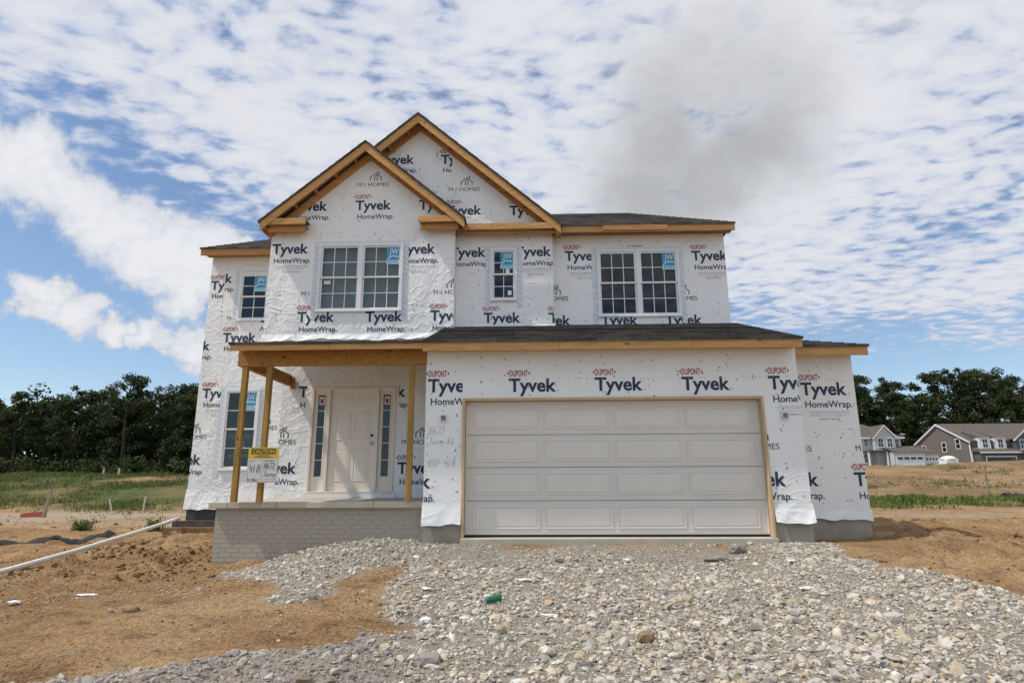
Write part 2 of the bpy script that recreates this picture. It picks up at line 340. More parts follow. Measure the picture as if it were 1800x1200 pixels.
def gravel_amt(x, y):
    n = fbm(x*2.3, y*2.3, 4)*.9
    a = sst(-.16, .14, edge_dist(P_DRIVE, x, y)+n); b = sst(-.14, .12, edge_dist(P_PILE, x, y)+n*.8)
    clay = sst(9.25, 9.6, y+fbm(x*2, y*2, 3)*.5)*sst(-.9, -.2, x)*sst(3.6, 2.9, x)*sst(-.08, .10, fbm(x*1.3+3, y*3, 3)+.04)
    return np.maximum(a, b)*(1-.8*clay)
def ground_z(x, y):
    right = np.where(y < 10, -.75+.0665*y, np.minimum(-.085-.02*(y-10)*0, -.085))
    right = right+sst(30, 118, y)*3.55+sst(128, 150, y)*1.2
    leftp = np.where(y < 5, -.75+.068*y, -.41+.0*y)+sst(24, 46, y)*1.95*sst(-4, -12, x)
    k = sst(-1.8, -5.2, x); kf = sst(6, -6, x)
    k = np.where(y > 14, kf, k)
    z = right*(1-k)+leftp*k
    z = z+sst(0, 1.0, edge_dist(P_PILE, x, y))*.20*sst(7.2, 9.6, y)
    z = z+sst(0, .55, edge_dist(P_HEAP, x, y))*.10
    z = z+.28*np.exp(-(((x+6.6)/1.5)**2+((y-12.3)/1.4)**2))+.06*np.exp(-(((x+5.6)/.9)**2+((y-10.4)/.8)**2))
    for mx_, my_, mh, mr_ in ((78.5, 99, 1.1, 4.5), (69, 97, .7, 5), (61, 95, .6, 6), (88, 98, .5, 4), (50, 88, .7, 7)): z = z+mh*np.exp(-(((x-mx_)/mr_)**2+((y-my_)/3.5)**2))*(1+1.2*fbm(x*.5, y*.5, 3))
    near = sst(60, 15, y)
    rough = sst(-4.0, -6.0, x)*sst(7, 9, y)*sst(24, 14, y)+sst(4.6, 5.6, x)*sst(7.4, 9, y)*sst(22, 12, y)
    hf = 1-sst(9.0, 9.7, y)*sst(-2.2, -1.6, x)*sst(5.9, 5.2, x)*sst(14, 10.8, y)
    z = z+hf*near*(fbm(x*.45, y*.45, 3)*.16+fbm(x*2.2, y*2.2, 4)*(.09+.26*rough)+fbm(x*8, y*8, 3)*(.05+.10*rough))
    z = z+sst(25, 60, y)*fbm(x*.09, y*.09, 4)*1.3+sst(18, 40, y)*fbm(x*.5, y*.5, 3)*.22
    return z
def nonuni(segs):
    out = []
    for a, b, s in segs:
        n = max(1, int(round(abs(b-a)/s))); out += list(a+(b-a)*np.arange(n)/n)
    return np.array(out+[segs[-1][1]])
def ground_mat():
    m, nt, b = newmat('site_soil'); N = nt.nodes; L = nt.links; b.inputs['Roughness'].default_value = .95; b.inputs['Specular IOR Level'].default_value = .15
    tc = N.new('ShaderNodeTexCoord').outputs['Object']
    def noise(scale, det=5, rough=.6, dist=0):
        n = N.new('ShaderNodeTexNoise'); L.new(tc, n.inputs['Vector']); n.inputs['Scale'].default_value = scale; n.inputs['Detail'].default_value = det; n.inputs['Roughness'].default_value = rough; n.inputs['Distortion'].default_value = dist; return n.outputs[0]
    def mr(x, a, c, lo=0, hi=1):
        n = N.new('ShaderNodeMapRange'); n.interpolation_type = 'SMOOTHSTEP'; L.new(x, n.inputs[0]); n.inputs[1].default_value = a; n.inputs[2].default_value = c; n.inputs[3].default_value = lo; n.inputs[4].default_value = hi; return n.outputs[0]
    def mix(f, a, c):
        n = N.new('ShaderNodeMix'); n.data_type = 'RGBA'
        for q, i in ((f, 0), (a, 6), (c, 7)):
            if isinstance(q, tuple): n.inputs[i].default_value = q
            else: L.new(q, n.inputs[i])
        return n.outputs[2]
    n1 = noise(.55, 6); n2 = noise(3.5, 7, .65); n3 = noise(40, 4); n4 = noise(1.3, 5, .6, .6)
    dirt = mix(mr(n1, .35, .65), (.33, .20, .095, 1), (.455, .30, .155, 1)); dirt = mix(mr(n2, .45, .75), dirt, (.185, .105, .055, 1)); dirt = mix(mr(n4, .58, .72), dirt, (.40, .30, .19, 1))
    def spk(sc, a, c, lo, hi, base):
        q = N.new('ShaderNodeMix'); q.data_type = 'RGBA'; q.blend_type = 'MULTIPLY'; q.inputs[0].default_value = 1; L.new(base, q.inputs[6]); L.new(mr(noise(sc, 4, .7), a, c, lo, hi), q.inputs[7]); return q.outputs[2]
    dirt = spk(24, .3, .7, .70, 1.30, dirt); dirt = spk(95, .35, .65, .78, 1.24, dirt)
    at = N.new('ShaderNodeAttribute'); at.attribute_name = 'tint'; sp = N.new('ShaderNodeSeparateColor'); L.new(at.outputs['Color'], sp.inputs[0])
    grit = mix(mr(n3, .3, .7), (.27, .235, .19, 1), (.48, .425, .35, 1)); grit = mix(mr(n2, .5, .8), grit, (.36, .29, .21, 1))
    c = mix(sp.outputs[0], dirt, grit)
    green = mix(mr(n2, .35, .65), (.055, .075, .02, 1), (.13, .14, .05, 1)); c = mix(sp.outputs[1], c, green)
    sand = mix(mr(n3, .3, .7), (.36, .28, .19, 1), (.50, .41, .30, 1)); c = mix(sp.outputs[2], c, sand)
    px = N.new('ShaderNodeSeparateXYZ'); L.new(tc, px.inputs[0]); n5 = noise(.16, 6, .65)
    brown = mix(mr(n5, .42, .6), (.20, .125, .066, 1), (.33, .22, .122, 1)); fm = N.new('ShaderNodeMath'); fm.operation = 'MULTIPLY'; L.new(mr(px.outputs[1], 26, 42), fm.inputs[0]); L.new(mr(n1, .3, .55, .7, 1.0), fm.inputs[1]); gm_ = N.new('ShaderNodeMath'); gm_.operation = 'SUBTRACT'; gm_.use_clamp = True; L.new(fm.outputs[0], gm_.inputs[0]); L.new(sp.outputs[1], gm_.inputs[1]); c = mix(gm_.outputs[0], c, brown)
    L.new(c, b.inputs['Base Color'])
    ad = N.new('ShaderNodeMath'); ad.operation = 'MULTIPLY_ADD'; L.new(noise(14, 8, .7), ad.inputs[0]); ad.inputs[1].default_value = 1.0; L.new(n3, ad.inputs[2])
    bp = N.new('ShaderNodeBump'); bp.inputs['Strength'].default_value = 1.0; bp.inputs['Distance'].default_value = .05; L.new(ad.outputs[0], bp.inputs['Height']); L.new(bp.outputs[0], b.inputs['Normal'])
    return m
def make_ground():
    xs = nonuni([(-700, -200, 60), (-200, -60, 6), (-60, -16, 1.0), (-16, -8, .16), (-8, 7.5, .07), (7.5, 16, .16), (16, 60, 1.0), (60, 200, 5), (200, 700, 60)])
    ys = nonuni([(-300, -20, 40), (-20, 2, 1.5), (2, 11, .06), (11, 18, .12), (18, 40, .5), (40, 140, 2.0), (140, 300, 12), (300, 1500, 120)])
    X, Y = np.meshgrid(xs, ys); V = np.stack([X.ravel(), Y.ravel(), ground_z(X.ravel(), Y.ravel())], 1)
    nx, ny = len(xs), len(ys); i, j = np.meshgrid(np.arange(nx-1), np.arange(ny-1)); a = (j*nx+i).ravel()
    F = np.stack([a, a+1, a+nx+1, a+nx], 1)
    x, y = V[:, 0], V[:, 1]; t = np.zeros((len(V), 4)); t[:, 3] = 1
    t[:, 0] = gravel_amt(x, y)
    patch = fbm(x*.35, y*.35, 4)
    gl = sst(26, 30, y)*sst(-5, -12, x); gr = sst(6, 9, x)*sst(22, 24, y)*sst(44, 36, y)*.5; far = sst(130, 150, y)
    t[:, 1] = np.clip(np.maximum(gl*sst(-.22, .1, patch+.06), np.maximum(gr*sst(-.1, .12, patch), far))+.35*sst(40, 80, y)*sst(.0, .2, patch), 0, 1)
    t[:, 2] = sst(-6, -12, x)*sst(18, 21, y)*sst(29, 26, y)*sst(-.2, .1, patch)*.9+.5*sst(7, 10, x)*sst(15, 18, y)*sst(24, 20, y)*sst(-.1, .15, patch)
    me = big_mesh('ground', V, F, ground_mat(), t, True); o = obj('ground', me); tag(o, kind='structure'); return o
make_ground()

# ------------------------------------------------------------------ lettering helpers
_tc = {}
def text_geo(s, bold=0.0):
    k = (s, bold)
    if k not in _tc:
        cu = bpy.data.curves.new('t', 'FONT'); cu.body = s; cu.offset = bold; cu.resolution_u = 3
        o = bpy.data.objects.new('t', cu); COL.objects.link(o); dg = bpy.context.evaluated_depsgraph_get()
        me = bpy.data.meshes.new_from_object(o.evaluated_get(dg)); v = np.array([tuple(p.co) for p in me.vertices])[:, :2]; f = [tuple(p.vertices) for p in me.polygons]
        v = v-np.array([v[:, 0].min(), 0]); bpy.data.objects.remove(o); bpy.data.curves.remove(cu); bpy.data.meshes.remove(me); _tc[k] = (v, f)
    return _tc[k]
HOLES = {}
def flat_obj(name, pts, faces, Y, material, parent, clips=()):
    """flat print in the x,z plane at depth Y, facing -y, trimmed by half-planes (px, pz, nx, nz)"""
    bm = bmesh.new(); vs_ = [bm.verts.new((p[0], Y, p[1])) for p in pts]
    for f in faces:
        try: bm.faces.new([vs_[i] for i in f])
        except ValueError: pass
    for px, pz, nx, nz in clips:
        g = bm.verts[:]+bm.edges[:]+bm.faces[:]
        if g: bmesh.ops.bisect_plane(bm, geom=g, plane_co=(px, Y, pz), plane_no=(nx, 0, nz), clear_inner=True, dist=1e-5)
    for hx0, hx1, hz0, hz1 in HOLES.get(parent.name if parent else '', ()):
        for co, no in (((hx0, Y, 0), (1, 0, 0)), ((hx1, Y, 0), (1, 0, 0)), ((0, Y, hz0), (0, 0, 1)), ((0, Y, hz1), (0, 0, 1))):
            bmesh.ops.bisect_plane(bm, geom=bm.verts[:]+bm.edges[:]+bm.faces[:], plane_co=co, plane_no=no, dist=1e-5)
        gone = [f for f in bm.faces if hx0 < f.calc_center_median().x < hx1 and hz0 < f.calc_center_median().z < hz1]
        if gone: bmesh.ops.delete(bm, geom=gone, context='FACES')
    if not bm.faces: bm.free(); return None
    bm.normal_update()
    for f in bm.faces:
        if f.normal.y > 0: f.normal_flip()
    me = bpy.data.meshes.new(name); bm.to_mesh(me); bm.free(); me.materials.append(material)
    return obj(name, me, parent)
def put_text(s, x, z, width, Y, material, parent, anchor='L', bold=.0, clips=(), name='lettering', height=None, slant=0):
    v, f = text_geo(s, bold); w = v[:, 0].max(); k = width/w; kz = k if height is None else height/max(1e-6, v[:, 1].max())
    x0 = x if anchor == 'L' else (x-width if anchor == 'R' else x-width/2)
    pts = np.stack([x0+v[:, 0]*k+slant*v[:, 1]*kz, z+v[:, 1]*kz], 1); return flat_obj(name, pts, f, Y, material, parent, clips)
def ribbon(line, w):
    P = [np.array(p, float) for p in line]; pts = []; n = len(P)
    for i in range(n):
        t = P[min(i+1, n-1)]-P[max(i-1, 0)]; t = t/max(1e-9, np.hypot(*t)); q = np.array([-t[1], t[0]])*w/2; pts += [P[i]+q, P[i]-q]
    return pts, [(2*i, 2*i+1, 2*i+3, 2*i+2) for i in range(n-1)]
def arc(cx, cz, rx, rz, a0, a1, n=12): return [(cx+rx*math.cos(R(a0+(a1-a0)*i/n)), cz+rz*math.sin(R(a0+(a1-a0)*i/n))) for i in range(n+1)]
HAND = {
 '8': [arc(.25, .75, .2, .22, 60, 420, 14), arc(.25, .27, .25, .26, 60, 420, 14)], '6': [[(.42, 1), (.2, .75), (.05, .4)]+arc(.25, .25, .2, .24, 180, 520, 12)],
 '7': [[(0, .95), (.5, 1), (.3, .5), (.18, 0)]], '2': [arc(.22, .75, .22, .22, 160, -30, 8)+[(.25, .35), (0, .02), (.5, .05)]], '4': [[(.1, 1), (.02, .45), (.5, .45)], [(.4, .8), (.38, -.05)]], '1': [[(.15, 1), (.12, 0)]],
 'J': [[(.05, .95), (.55, 1)], [(.32, 1), (.3, .2), (.15, 0), (0, .15)]], 'e': [[(.02, .25), (.4, .3), (.3, .5), (.1, .45), (0, .2), (.15, 0), (.42, .1)]], 'n': [[(0, .5), (.02, 0)], [(.02, .35), (.2, .52), (.33, .4), (.35, 0)]],
 'y': [[(0, .5), (.15, .08)], [(.38, .5), (.15, .0), (-.05, -.4), (-.2, -.35)]], 'R': [[(0, 0), (.05, 1), (.4, .9), (.4, .6), (.05, .5), (.5, 0)]], 'd': [[(.35, .35), (.1, .45), (0, .2), (.15, 0), (.35, .15)], [(.4, 1), (.36, 0)]],
 'G': [[(.45, .85), (.2, 1), (0, .5), (.2, 0), (.45, .15), (.45, .45), (.25, .45)]], 'P': [[(0, 0), (.05, 1), (.4, .9), (.4, .55), (.05, .48)]], '.': [[(.1, .0), (.16, .05)]], ' ': [],
 'm': [[(0, .5), (.02, 0)], [(.02, .35), (.15, .5), (.22, .0)], [(.22, .35), (.36, .5), (.42, 0)]], 'o': [arc(.2, .25, .18, .24, 90, 450, 10)], 's': [[(.3, .48), (.05, .42), (.28, .15), (0, .02)]], 'i': [[(.1, .5), (.08, 0)]], 'H': [[(0, 1), (0, 0)], [(0, .5), (.4, .52)], [(.4, 1), (.4, 0)]], 'c': [[(.35, .42), (.1, .48), (0, .2), (.15, 0), (.38, .08)]]}
def handwrite(s, x, z, h, w, Y, material, parent, jit=.04):
    """one pen-written line as a single flat print"""
    pts = []; faces = []; rr = random.Random(s); k = 0
    for c in s:
        for st in HAND.get(c, []):
            dz = rr.uniform(-jit, jit)*h; l = [(x+px*h*.8+pz*h*.12, z+pz*h+dz) for px, pz in st]; p, f = ribbon(l, w); n = len(pts); pts += p; faces += [tuple(i+n for i in q) for q in f]; k += 1
        x += h*(.52 if c != ' ' else .4)
    return flat_obj('handwriting', pts, faces, Y, material, parent)
def house_icon(x, z, s, Y, material, parent, clips=()):
    """small roof-and-walls mark, s wide, standing on z"""
    t = .085*s; pts = []; faces = []
    for l in ([(-.5, 0), (-.5, .36), (-.06, .72), (.12, .58)], [(-.12, 0), (-.12, .42), (.12, .58), (.5, .36), (.5, 0)], [(.13, 0), (.13, .40)], [(.06, .86), (.06, .70)], [(.26, .62), (.26, .94)]):
        p, f = ribbon([(x+a*s, z+b*s) for a, b in l], t); n = len(pts); pts += p; faces += [tuple(i+n for i in q) for q in f]
    return flat_obj('printed_mark', pts, faces, Y, material, parent, clips)

# ------------------------------------------------------------------ the house
house = empty('house', (-1, 13, -.1), 'two storey house under construction wrapped in white printed house wrap', 'house')
WY = dict(bay=12.3, mid=12.6, right=12.85, left=13.85, door=12.3, garage=10.1, bump=10.7)
RO = {'bay': (-4.487, -2.675, 4.356, 5.855), 'mid': (-.837, -.261, 4.636, 5.822), 'right': (1.492, 3.278, 4.32, 5.84), 'left': (-6.929, -6.21, 4.603, 5.789), 'low': (-7.006, -6.2, 1.147, 2.97)}
def rect(x0, x1, z0, z1, inset=.0): return [(x0+inset, z0+inset), (x1-inset, z0+inset), (x1-inset, z1-inset), (x0+inset, z1-inset)]
walls = {}
walls['garage'] = wall_mesh([(-1.735, .23), (-1.10, .23), (-1.10, 2.165), (3.77, 2.165), (3.77, .23), (4.39, .23), (4.39, 3.06), (-1.735, 3.06)], [], 10.1, 10.22).build('wall', M_WRAP, house)
walls['bump'] = wall_mesh(rect(4.392, 5.6, .25, 3.05), [], 10.7, 10.82).build('wall', M_WRAP, house)
walls['door'] = wall_mesh([(-5.06, .56), (-4.44, .56), (-4.44, 2.76), (-2.72, 2.76), (-2.72, .56), (-1.74, .56), (-1.74, 3.7), (-5.06, 3.7)], [], 12.3, 12.42).build('wall', M_WRAP2, house)
walls['bay'] = wall_mesh([(-5.56, 3.71), (-1.58, 3.71), (-1.58, 6.25), (-3.52, 7.88), (-5.56, 6.17)], [rect(*RO['bay'], .03)], 12.3, 12.42).build('wall', M_WRAP2, house)
walls['mid'] = wall_mesh([(-1.578, 3.9), (.52, 3.9), (.52, 6.16), (-2.45, 8.72), (-5.4, 6.18), (-1.578, 6.18)], [rect(*RO['mid'], .03)], 12.6, 12.72).build('wall', M_WRAP2, house)
walls['right'] = wall_mesh(rect(.522, 4.3, 3.95, 6.2), [rect(*RO['right'], .03)], 12.85, 12.97).build('wall', M_WRAP, house)
walls['left'] = wall_mesh(rect(-7.66, -4.9, .3, 6.2), [rect(*RO['left'], .03), rect(*RO['low'], .03)], 13.85, 13.97).build('wall', M_WRAP2, house)
for k_, hs in (('bay', ('bay',)), ('mid', ('mid',)), ('right', ('right',)), ('left', ('left', 'low'))): HOLES[walls[k_].name] = [RO[h] for h in hs]
HOLES[walls['garage'].name] = [(-1.13, 3.80, 0, 2.21)]; HOLES[walls['door'].name] = [(-4.46, -2.70, .5, 2.78)]
# side and rear walls that close the volumes
for x0, x1, y0, y1, z0, z1 in ((-1.733, -1.61, 10.222, 12.298, .23, 3.0), (-5.558, -5.44, 12.422, 13.848, 3.71, 6.15), (-5.058, -4.94, 12.422, 13.848, .56, 3.7), (-1.7, -1.581, 12.422, 12.598, 3.9, 6.1), (.402, .518, 12.722, 12.848, 3.9, 6.1),
                               (4.27, 4.388, 10.222, 10.698, .23, 3.0), (5.48, 5.598, 10.822, 19.9, .25, 3.0), (4.18, 4.298, 12.972, 19.9, 3.95, 6.2), (-7.658, -7.54, 13.972, 19.9, .3, 6.2)):
    MB().box(x0, x1, y0, y1, z0, z1).build('side_wall', M_WRAP2, house)
MB().box(-7.66, 5.6, 19.902, 20.0, .3, 3.2).box(-7.66, 4.3, 19.902, 20.0, 3.202, 6.2).build('rear_wall', M_WRAP2, house)
MB().box(-5.56, -1.58, 12.3, 13.84, 3.66, 3.708).build('bay_underside', M_OSB, house)
def room(x0, x1, y0, y1, z0, z1, m):
    """bare room seen through a window: floor, ceiling, back and sides, open at the window wall"""
    b = MB(); t = .02
    b.box(x0, x1, y1, y1+t, z0, z1).box(x0, x1, y0, y1-.001, z0-t, z0-.001).box(x0, x1, y0, y1-.001, z1+.001, z1+t).box(x0-t, x0-.001, y0, y1, z0, z1).box(x1+.001, x1+t, y0, y1, z0, z1)
    return b.build('room', m, house)
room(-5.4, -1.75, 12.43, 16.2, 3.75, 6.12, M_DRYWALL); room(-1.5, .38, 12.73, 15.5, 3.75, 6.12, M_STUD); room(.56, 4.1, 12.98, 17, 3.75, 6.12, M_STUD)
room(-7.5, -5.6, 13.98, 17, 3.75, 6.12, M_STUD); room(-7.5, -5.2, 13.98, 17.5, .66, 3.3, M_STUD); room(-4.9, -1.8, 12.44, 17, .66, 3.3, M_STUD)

MB().box(-4.46, -2.70, 12.45, 12.46, 4.3, 5.9).build('pane_backing', M_BACKING, house)  # added pale panel behind the bay glass, makes its panes look brighter

# loose hems of wrap hanging over the foundation
def hem(x0, x1, Y, z_top, z_bot, parent, seed, out=.03, m=None):
    nx, nz = max(8, int((x1-x0)/.035)), 9; r = np.random.default_rng(seed); u = np.linspace(0, 1, nx+1); X = x0+(x1-x0)*u
    ph = r.random(3)*6; edge = z_bot+.018*np.sin(X*3.1+ph[0])+.012*np.sin(X*8.3+ph[1])+.008*np.sin(X*19+ph[2])
    V = []; F = []
    for j in range(nz+1):
        t = j/nz; wob = (.15+.85*t)*(.5+.5*np.sin(X*11+ph[1]+2*t))*.022+np.sin(X*27+ph[2]+t*5)*.005*t
        V += [(X[i], Y-.0045-out*t**1.4-abs(wob[i])*min(1, t*2.5), z_top+(edge[i]-z_top)*t) for i in range(nx+1)]
    for j in range(nz):
        for i in range(nx): a = j*(nx+1)+i; F.append((a, a+nx+1, a+nx+2, a+1))
    return obj('wrap_hem', mesh('wrap_hem', V, F, m or M_WRAP2, True), parent)
hem(-1.75, -1.125, 10.1, .55, .21, walls['garage'], 1, .03, M_WRAP); hem(3.80, 4.41, 10.1, .5, .20, walls['garage'], 2, .045, M_WRAP); hem(4.40, 5.62, 10.7, .40, .235, walls['bump'], 3, .012, M_WRAP)
hem(-7.68, -5.30, 13.85, .75, .29, walls['left'], 4, .05); hem(-1.60, .54, 12.6, 4.10, 3.985, walls['mid'], 5, .03); hem(.56, 4.32, 12.85, 4.14, 4.06, walls['right'], 6, .02); hem(-5.58, -1.57, 12.3, 3.88, 3.74, walls['bay'], 8, .03)

# upper sheets lapped over the lower ones
def lap(key, poly): return wall_mesh(poly, [], WY[key]-.0022, WY[key]-.0003).build('wrap_sheet', M_WRAP2, walls[key])
lap('bay', [(-5.50, 6.13), (-4.6, 6.11), (-3.5, 6.14), (-2.4, 6.10), (-1.60, 6.12), (-1.60, 6.22), (-3.52, 7.84), (-5.50, 6.18)])
lap('mid', [(-1.71, 6.35), (.27, 6.35), (-1.69, 8.03)]); lap('left', [(-7.30, .8), (-6.96-.17, .8), (-6.96-.17, 6.15), (-7.31, 6.15)])
def staples(key, pts, seed):
    r = np.random.default_rng(seed); b = MB(); Y = WY[key]-.005
    for (xa, za), (xb, zb) in zip(pts[:-1], pts[1:]):
        n = int(math.hypot(xb-xa, zb-za)/.07)
        for k in range(n):
            if r.random() < .35: continue
            x = xa+(xb-xa)*k/n+r.normal()*.012; z = za+(zb-za)*k/n+r.normal()*.012; w = r.uniform(.003, .009); h = r.uniform(.003, .012); b.box(x-w, x+w, Y, Y+.002, z-h, z+h)
    tag(b.build('staples', M_GREYPRINT, walls[key]), kind='stuff')
staples('mid', [(-1.70, 6.4), (-1.69, 7.95)], 1); staples('bay', [(-5.4, 6.02), (-1.65, 6.02)], 2); staples('left', [(-7.29, .85), (-7.30, 6.0)], 3); staples('garage', [(-1.7, 2.52), (4.35, 2.52)], 4); staples('garage', [(-1.69, .4), (-1.69, 2.9)], 5); staples('bump', [(4.45, 2.55), (5.55, 2.55)], 6); staples('bay', [(-5.52, 3.9), (-5.52, 6.0)], 7); staples('bay', [(-1.63, 3.9), (-1.63, 6.0)], 8); staples('right', [(.6, 6.02), (4.25, 6.02)], 9); staples('door', [(-5.0, .7), (-5.0, 2.7)], 10)

# cap nails holding the wrap
def caps(key, x0, x1, z0, z1, n, seed, size=.011, avoid=()):
    r = np.random.default_rng(seed); Y = WY[key]-.006; b = MB()
    for k in range(n):
        x = r.uniform(x0, x1); z = r.uniform(z0, z1)
        if r.random() < .65: x = round(x/.406)*.406+r.normal()*.02
        if key == 'bay' and z > 7.8-.84*abs(x+3.52): continue
        if key == 'mid' and z > 8.6-.86*abs(x+2.45): continue
        if any(a0 < x < a1 and c0 < z < c1 for a0, a1, c0, c1 in avoid) or not (x0 < x < x1): continue
        s = size*r.uniform(.7, 1.15); q = [(x+s*math.cos(a*math.pi/3), z+s*math.sin(a*math.pi/3)) for a in range(6)]; b.prism(q, Y, Y+.005)
    o = b.build('cap_nails', M_CAPNAIL, walls[key]); tag(o, kind='stuff')
caps('garage', -1.7, 4.36, 2.2, 2.92, 60, 1); caps('garage', -1.7, -1.14, .3, 2.2, 20, 2); caps('garage', 3.82, 4.36, .3, 2.2, 20, 3); caps('bump', 4.42, 5.57, .3, 2.9, 34, 4)
caps('bay', -5.5, -1.62, 3.9, 7.7, 150, 5, avoid=[RO['bay']]); caps('mid', -1.5, .48, 4.1, 6.1, 55, 6, avoid=[RO['mid']]); caps('mid', -4.6, .4, 6.35, 8.5, 120, 16)
caps('right', .56, 4.26, 4.1, 6.1, 75, 7, avoid=[RO['right']]); caps('left', -7.6, -5.2, .4, 6.0, 90, 8, avoid=[RO['left'], RO['low']]); caps('door', -5.0, -1.8, .7, 3.0, 70, 9, avoid=[(-4.5, -2.7, .5, 2.8)])

# printed words on the wrap, as the roll repeats them
GB = [(-3.52, 7.86, .643, -.766), (-3.52, 7.86, -.643, -.766)]; GM = [(-2.45, 8.70, .652, -.758), (-2.45, 8.70, -.652, -.758)]
GB = [(-3.52, 7.86, -.643, -.766), (-3.52, 7.86, .643, -.766)]
LIM = {'garage': (-1.733, 4.388), 'bump': (4.394, 5.598), 'door': (-5.058, -1.742), 'bay': (-5.558, -1.582), 'mid': (-1.576, .518), 'right': (.524, 4.298), 'left': (-7.658, -4.92)}
def clips_for(w, z, extra=()):
    x0, x1 = LIM[w]
    if w == 'mid' and z > 6.3: x0 = -5.3
    c = [(x0, 0, 1, 0), (x1, 0, -1, 0)]
    if w == 'bay': c += GB
    if w == 'mid': c += GM
    if w == 'mid' and z < 6.3: c.append((0, 6.15, 0, -1))
    if w == 'garage' and z > 2.1: pass
    return c+list(extra)
PRINT = [
 ('bay','L',-3.77,6.648,'dh'),('bay','R',-4.389,6.647,'h'),('bay','L',-2.374,6.63,''),('bay','L',-5.525,5.664,'hs'),('bay','R',-1.996,5.62,'hs'),('bay','L',-4.867,4.14,'dh'),('bay','L',-3.431,4.132,'h'),('bay','L',-2.068,4.139,'dh'),
 ('mid','R',-2.575,7.899,'dh'),('mid','L',-1.966,7.88,'dh',(-1.708,-1)),('mid','R',-1.035,6.628,'d'),('mid','L',-.418,6.603,'d'),('mid','R',-.936,5.639,'h'),('mid','R',.487,5.636,'hs'),('mid','L',-.976,4.155,'d'),('mid','L',.411,4.138,'d'),
 ('right','L',.795,5.613,'dhs'),('right','L',2.181,5.591,'d0'),('right','L',3.571,5.576,'dhs'),('right','R',.883,4.147,''),('right','L',1.542,4.139,''),('right','L',2.914,4.127,''),
 ('left','L',-7.637,5.383,'dh',(-7.304,-1)),('left','R',-7.128,5.553,'h',(-7.300,1)),('left','L',-7.214,4.091,'dh'),('left','R',-7.50,3.904,'h'),('left','R',-6.05,4.561,'h',(-6.35,1)),('left','L',-7.558,2.778,'dhs'),('left','R',-7.43,1.278,'h'),('left','L',-6.552,5.453,'d0'),
 ('door','L',-4.717,2.561,'h',(-4.55,-1)),('door','R',-2.527,2.554,'h',(-2.66,1)),('door','R',-4.658,1.044,'h'),('door','L',-2.641,1.034,'dh'),
 ('garage','L',-1.705,2.319,'dh'),('garage','L',-.355,2.314,'d'),('garage','L',1.068,2.321,'d'),('garage','L',2.493,2.317,'d'),('garage','L',3.903,2.319,'dhs'),('garage','R',4.031,.781,'h',(3.80,1)),('garage','R',-1.62,.77,'h'),
 ('bump','L',4.673,2.297,'dhs'),('bump','R',4.808,.775,'h'),('bump','L',5.398,.773,'dh')]
for e in PRINT:
    w, a, x, z, fl = e[:5]; Y = WY[w]-.0035; P = walls[w]
    if a == 'R': x = x-.785
    ex = [(e[5][0], 0, e[5][1], 0)] if len(e) > 5 else []
    if w == 'garage' and x < -1.2: ex.append((-1.125, 0, -1, 0))
    c = clips_for(w, z, ex)
    if '0' not in fl:
        put_text('Tyvek', x, z, .785, Y, M_NAVY, P, bold=.028, clips=c)
        put_text('®', x+.80, z, .03, Y, M_GREYPRINT, P, clips=c)
    if 'd' in fl:
        zz = z+.262
        put_text('DUPONT', x+.01, zz-.008, .305, Y, M_RED, P, bold=.02, clips=c, height=.104)
        pts = [(x-.035, zz+.044), (x-.004, zz+.075), (x-.004, zz+.013), (x+.36, zz+.044), (x+.329, zz+.013), (x+.329, zz+.075)]
        flat_obj('printed_mark', pts, [(0, 2, 1), (3, 5, 4)], Y, M_RED, P, c)
    if 'h' in fl: put_text('HomeWrap.', x+.055, z-.215, .80, Y, M_NAVY, P, bold=.013, clips=c)
    if 's' in fl:
        for k, (dz, ww) in enumerate(((-.29, .70), (-.315, .70), (-.36, .62))): flat_obj('fine_print', [(x+.1, z+dz), (x+.1+ww, z+dz), (x+.1+ww, z+dz+.006), (x+.1, z+dz+.006)], [(0, 1, 2, 3)], Y, M_GREYPRINT, P, c)
        put_text('1 800 000 0000  www.homewrap.info'[:0] or 'MADE IN THE USA', x+.27, z-.43, .34, Y, M_RED, P, clips=c)
LOGO = [('bay','C',-3.405,7.195),('bay','L',-2.01,4.707),('bay','L',-4.812,4.708),('mid','C',-1.428,7.197),('right','R',.848,4.696),('right','R',3.63,4.665),('left','L',-7.16,4.629),('left','R',-7.35,1.844),('left','R',-5.75,2.031),('door','R',-4.701,1.611),('door','L',-2.571,1.598),('garage','R',3.98,1.349),('bump','R',4.75,1.338),('bump','L',5.485,1.343)]
for w, a, x, z in LOGO:
    Y = WY[w]-.0035; x0 = x if a == 'L' else (x-.69 if a == 'R' else x-.345); ex = [(3.80, 0, 1, 0)] if w == 'garage' else []
    c = clips_for(w, z, ex)
    if w == 'left' and x == -7.16: c.append((-7.0, 0, -1, 0))
    put_text('M', x0, z, .085, Y, M_BLACKPRINT, walls[w], clips=c); put_text('/', x0+.105, z, .03, Y, M_GREYPRINT, walls[w], clips=c, height=.075); put_text('I', x0+.155, z, .012, Y, M_BLACKPRINT, walls[w], clips=c)
    put_text('HOMES', x0+.24, z, .45, Y, M_BLACKPRINT, walls[w], clips=c, height=.092)
    if not (w == 'left' and x == -7.16) and not (w == 'bay' and x < -4): house_icon(x0+.40, z+.135, .24, Y, M_BLACKPRINT, walls[w], c)
handwrite('8672', -1.67, 1.62, .13, .006, 10.0965, M_PENCIL, walls['garage']); handwrite('Jenny Rd', -1.66, 1.46, .10, .006, 10.0965, M_PENCIL, walls['garage']); handwrite('RGP.418', -1.66, 1.10, .12, .006, 10.0965, M_PENCIL, walls['garage'])
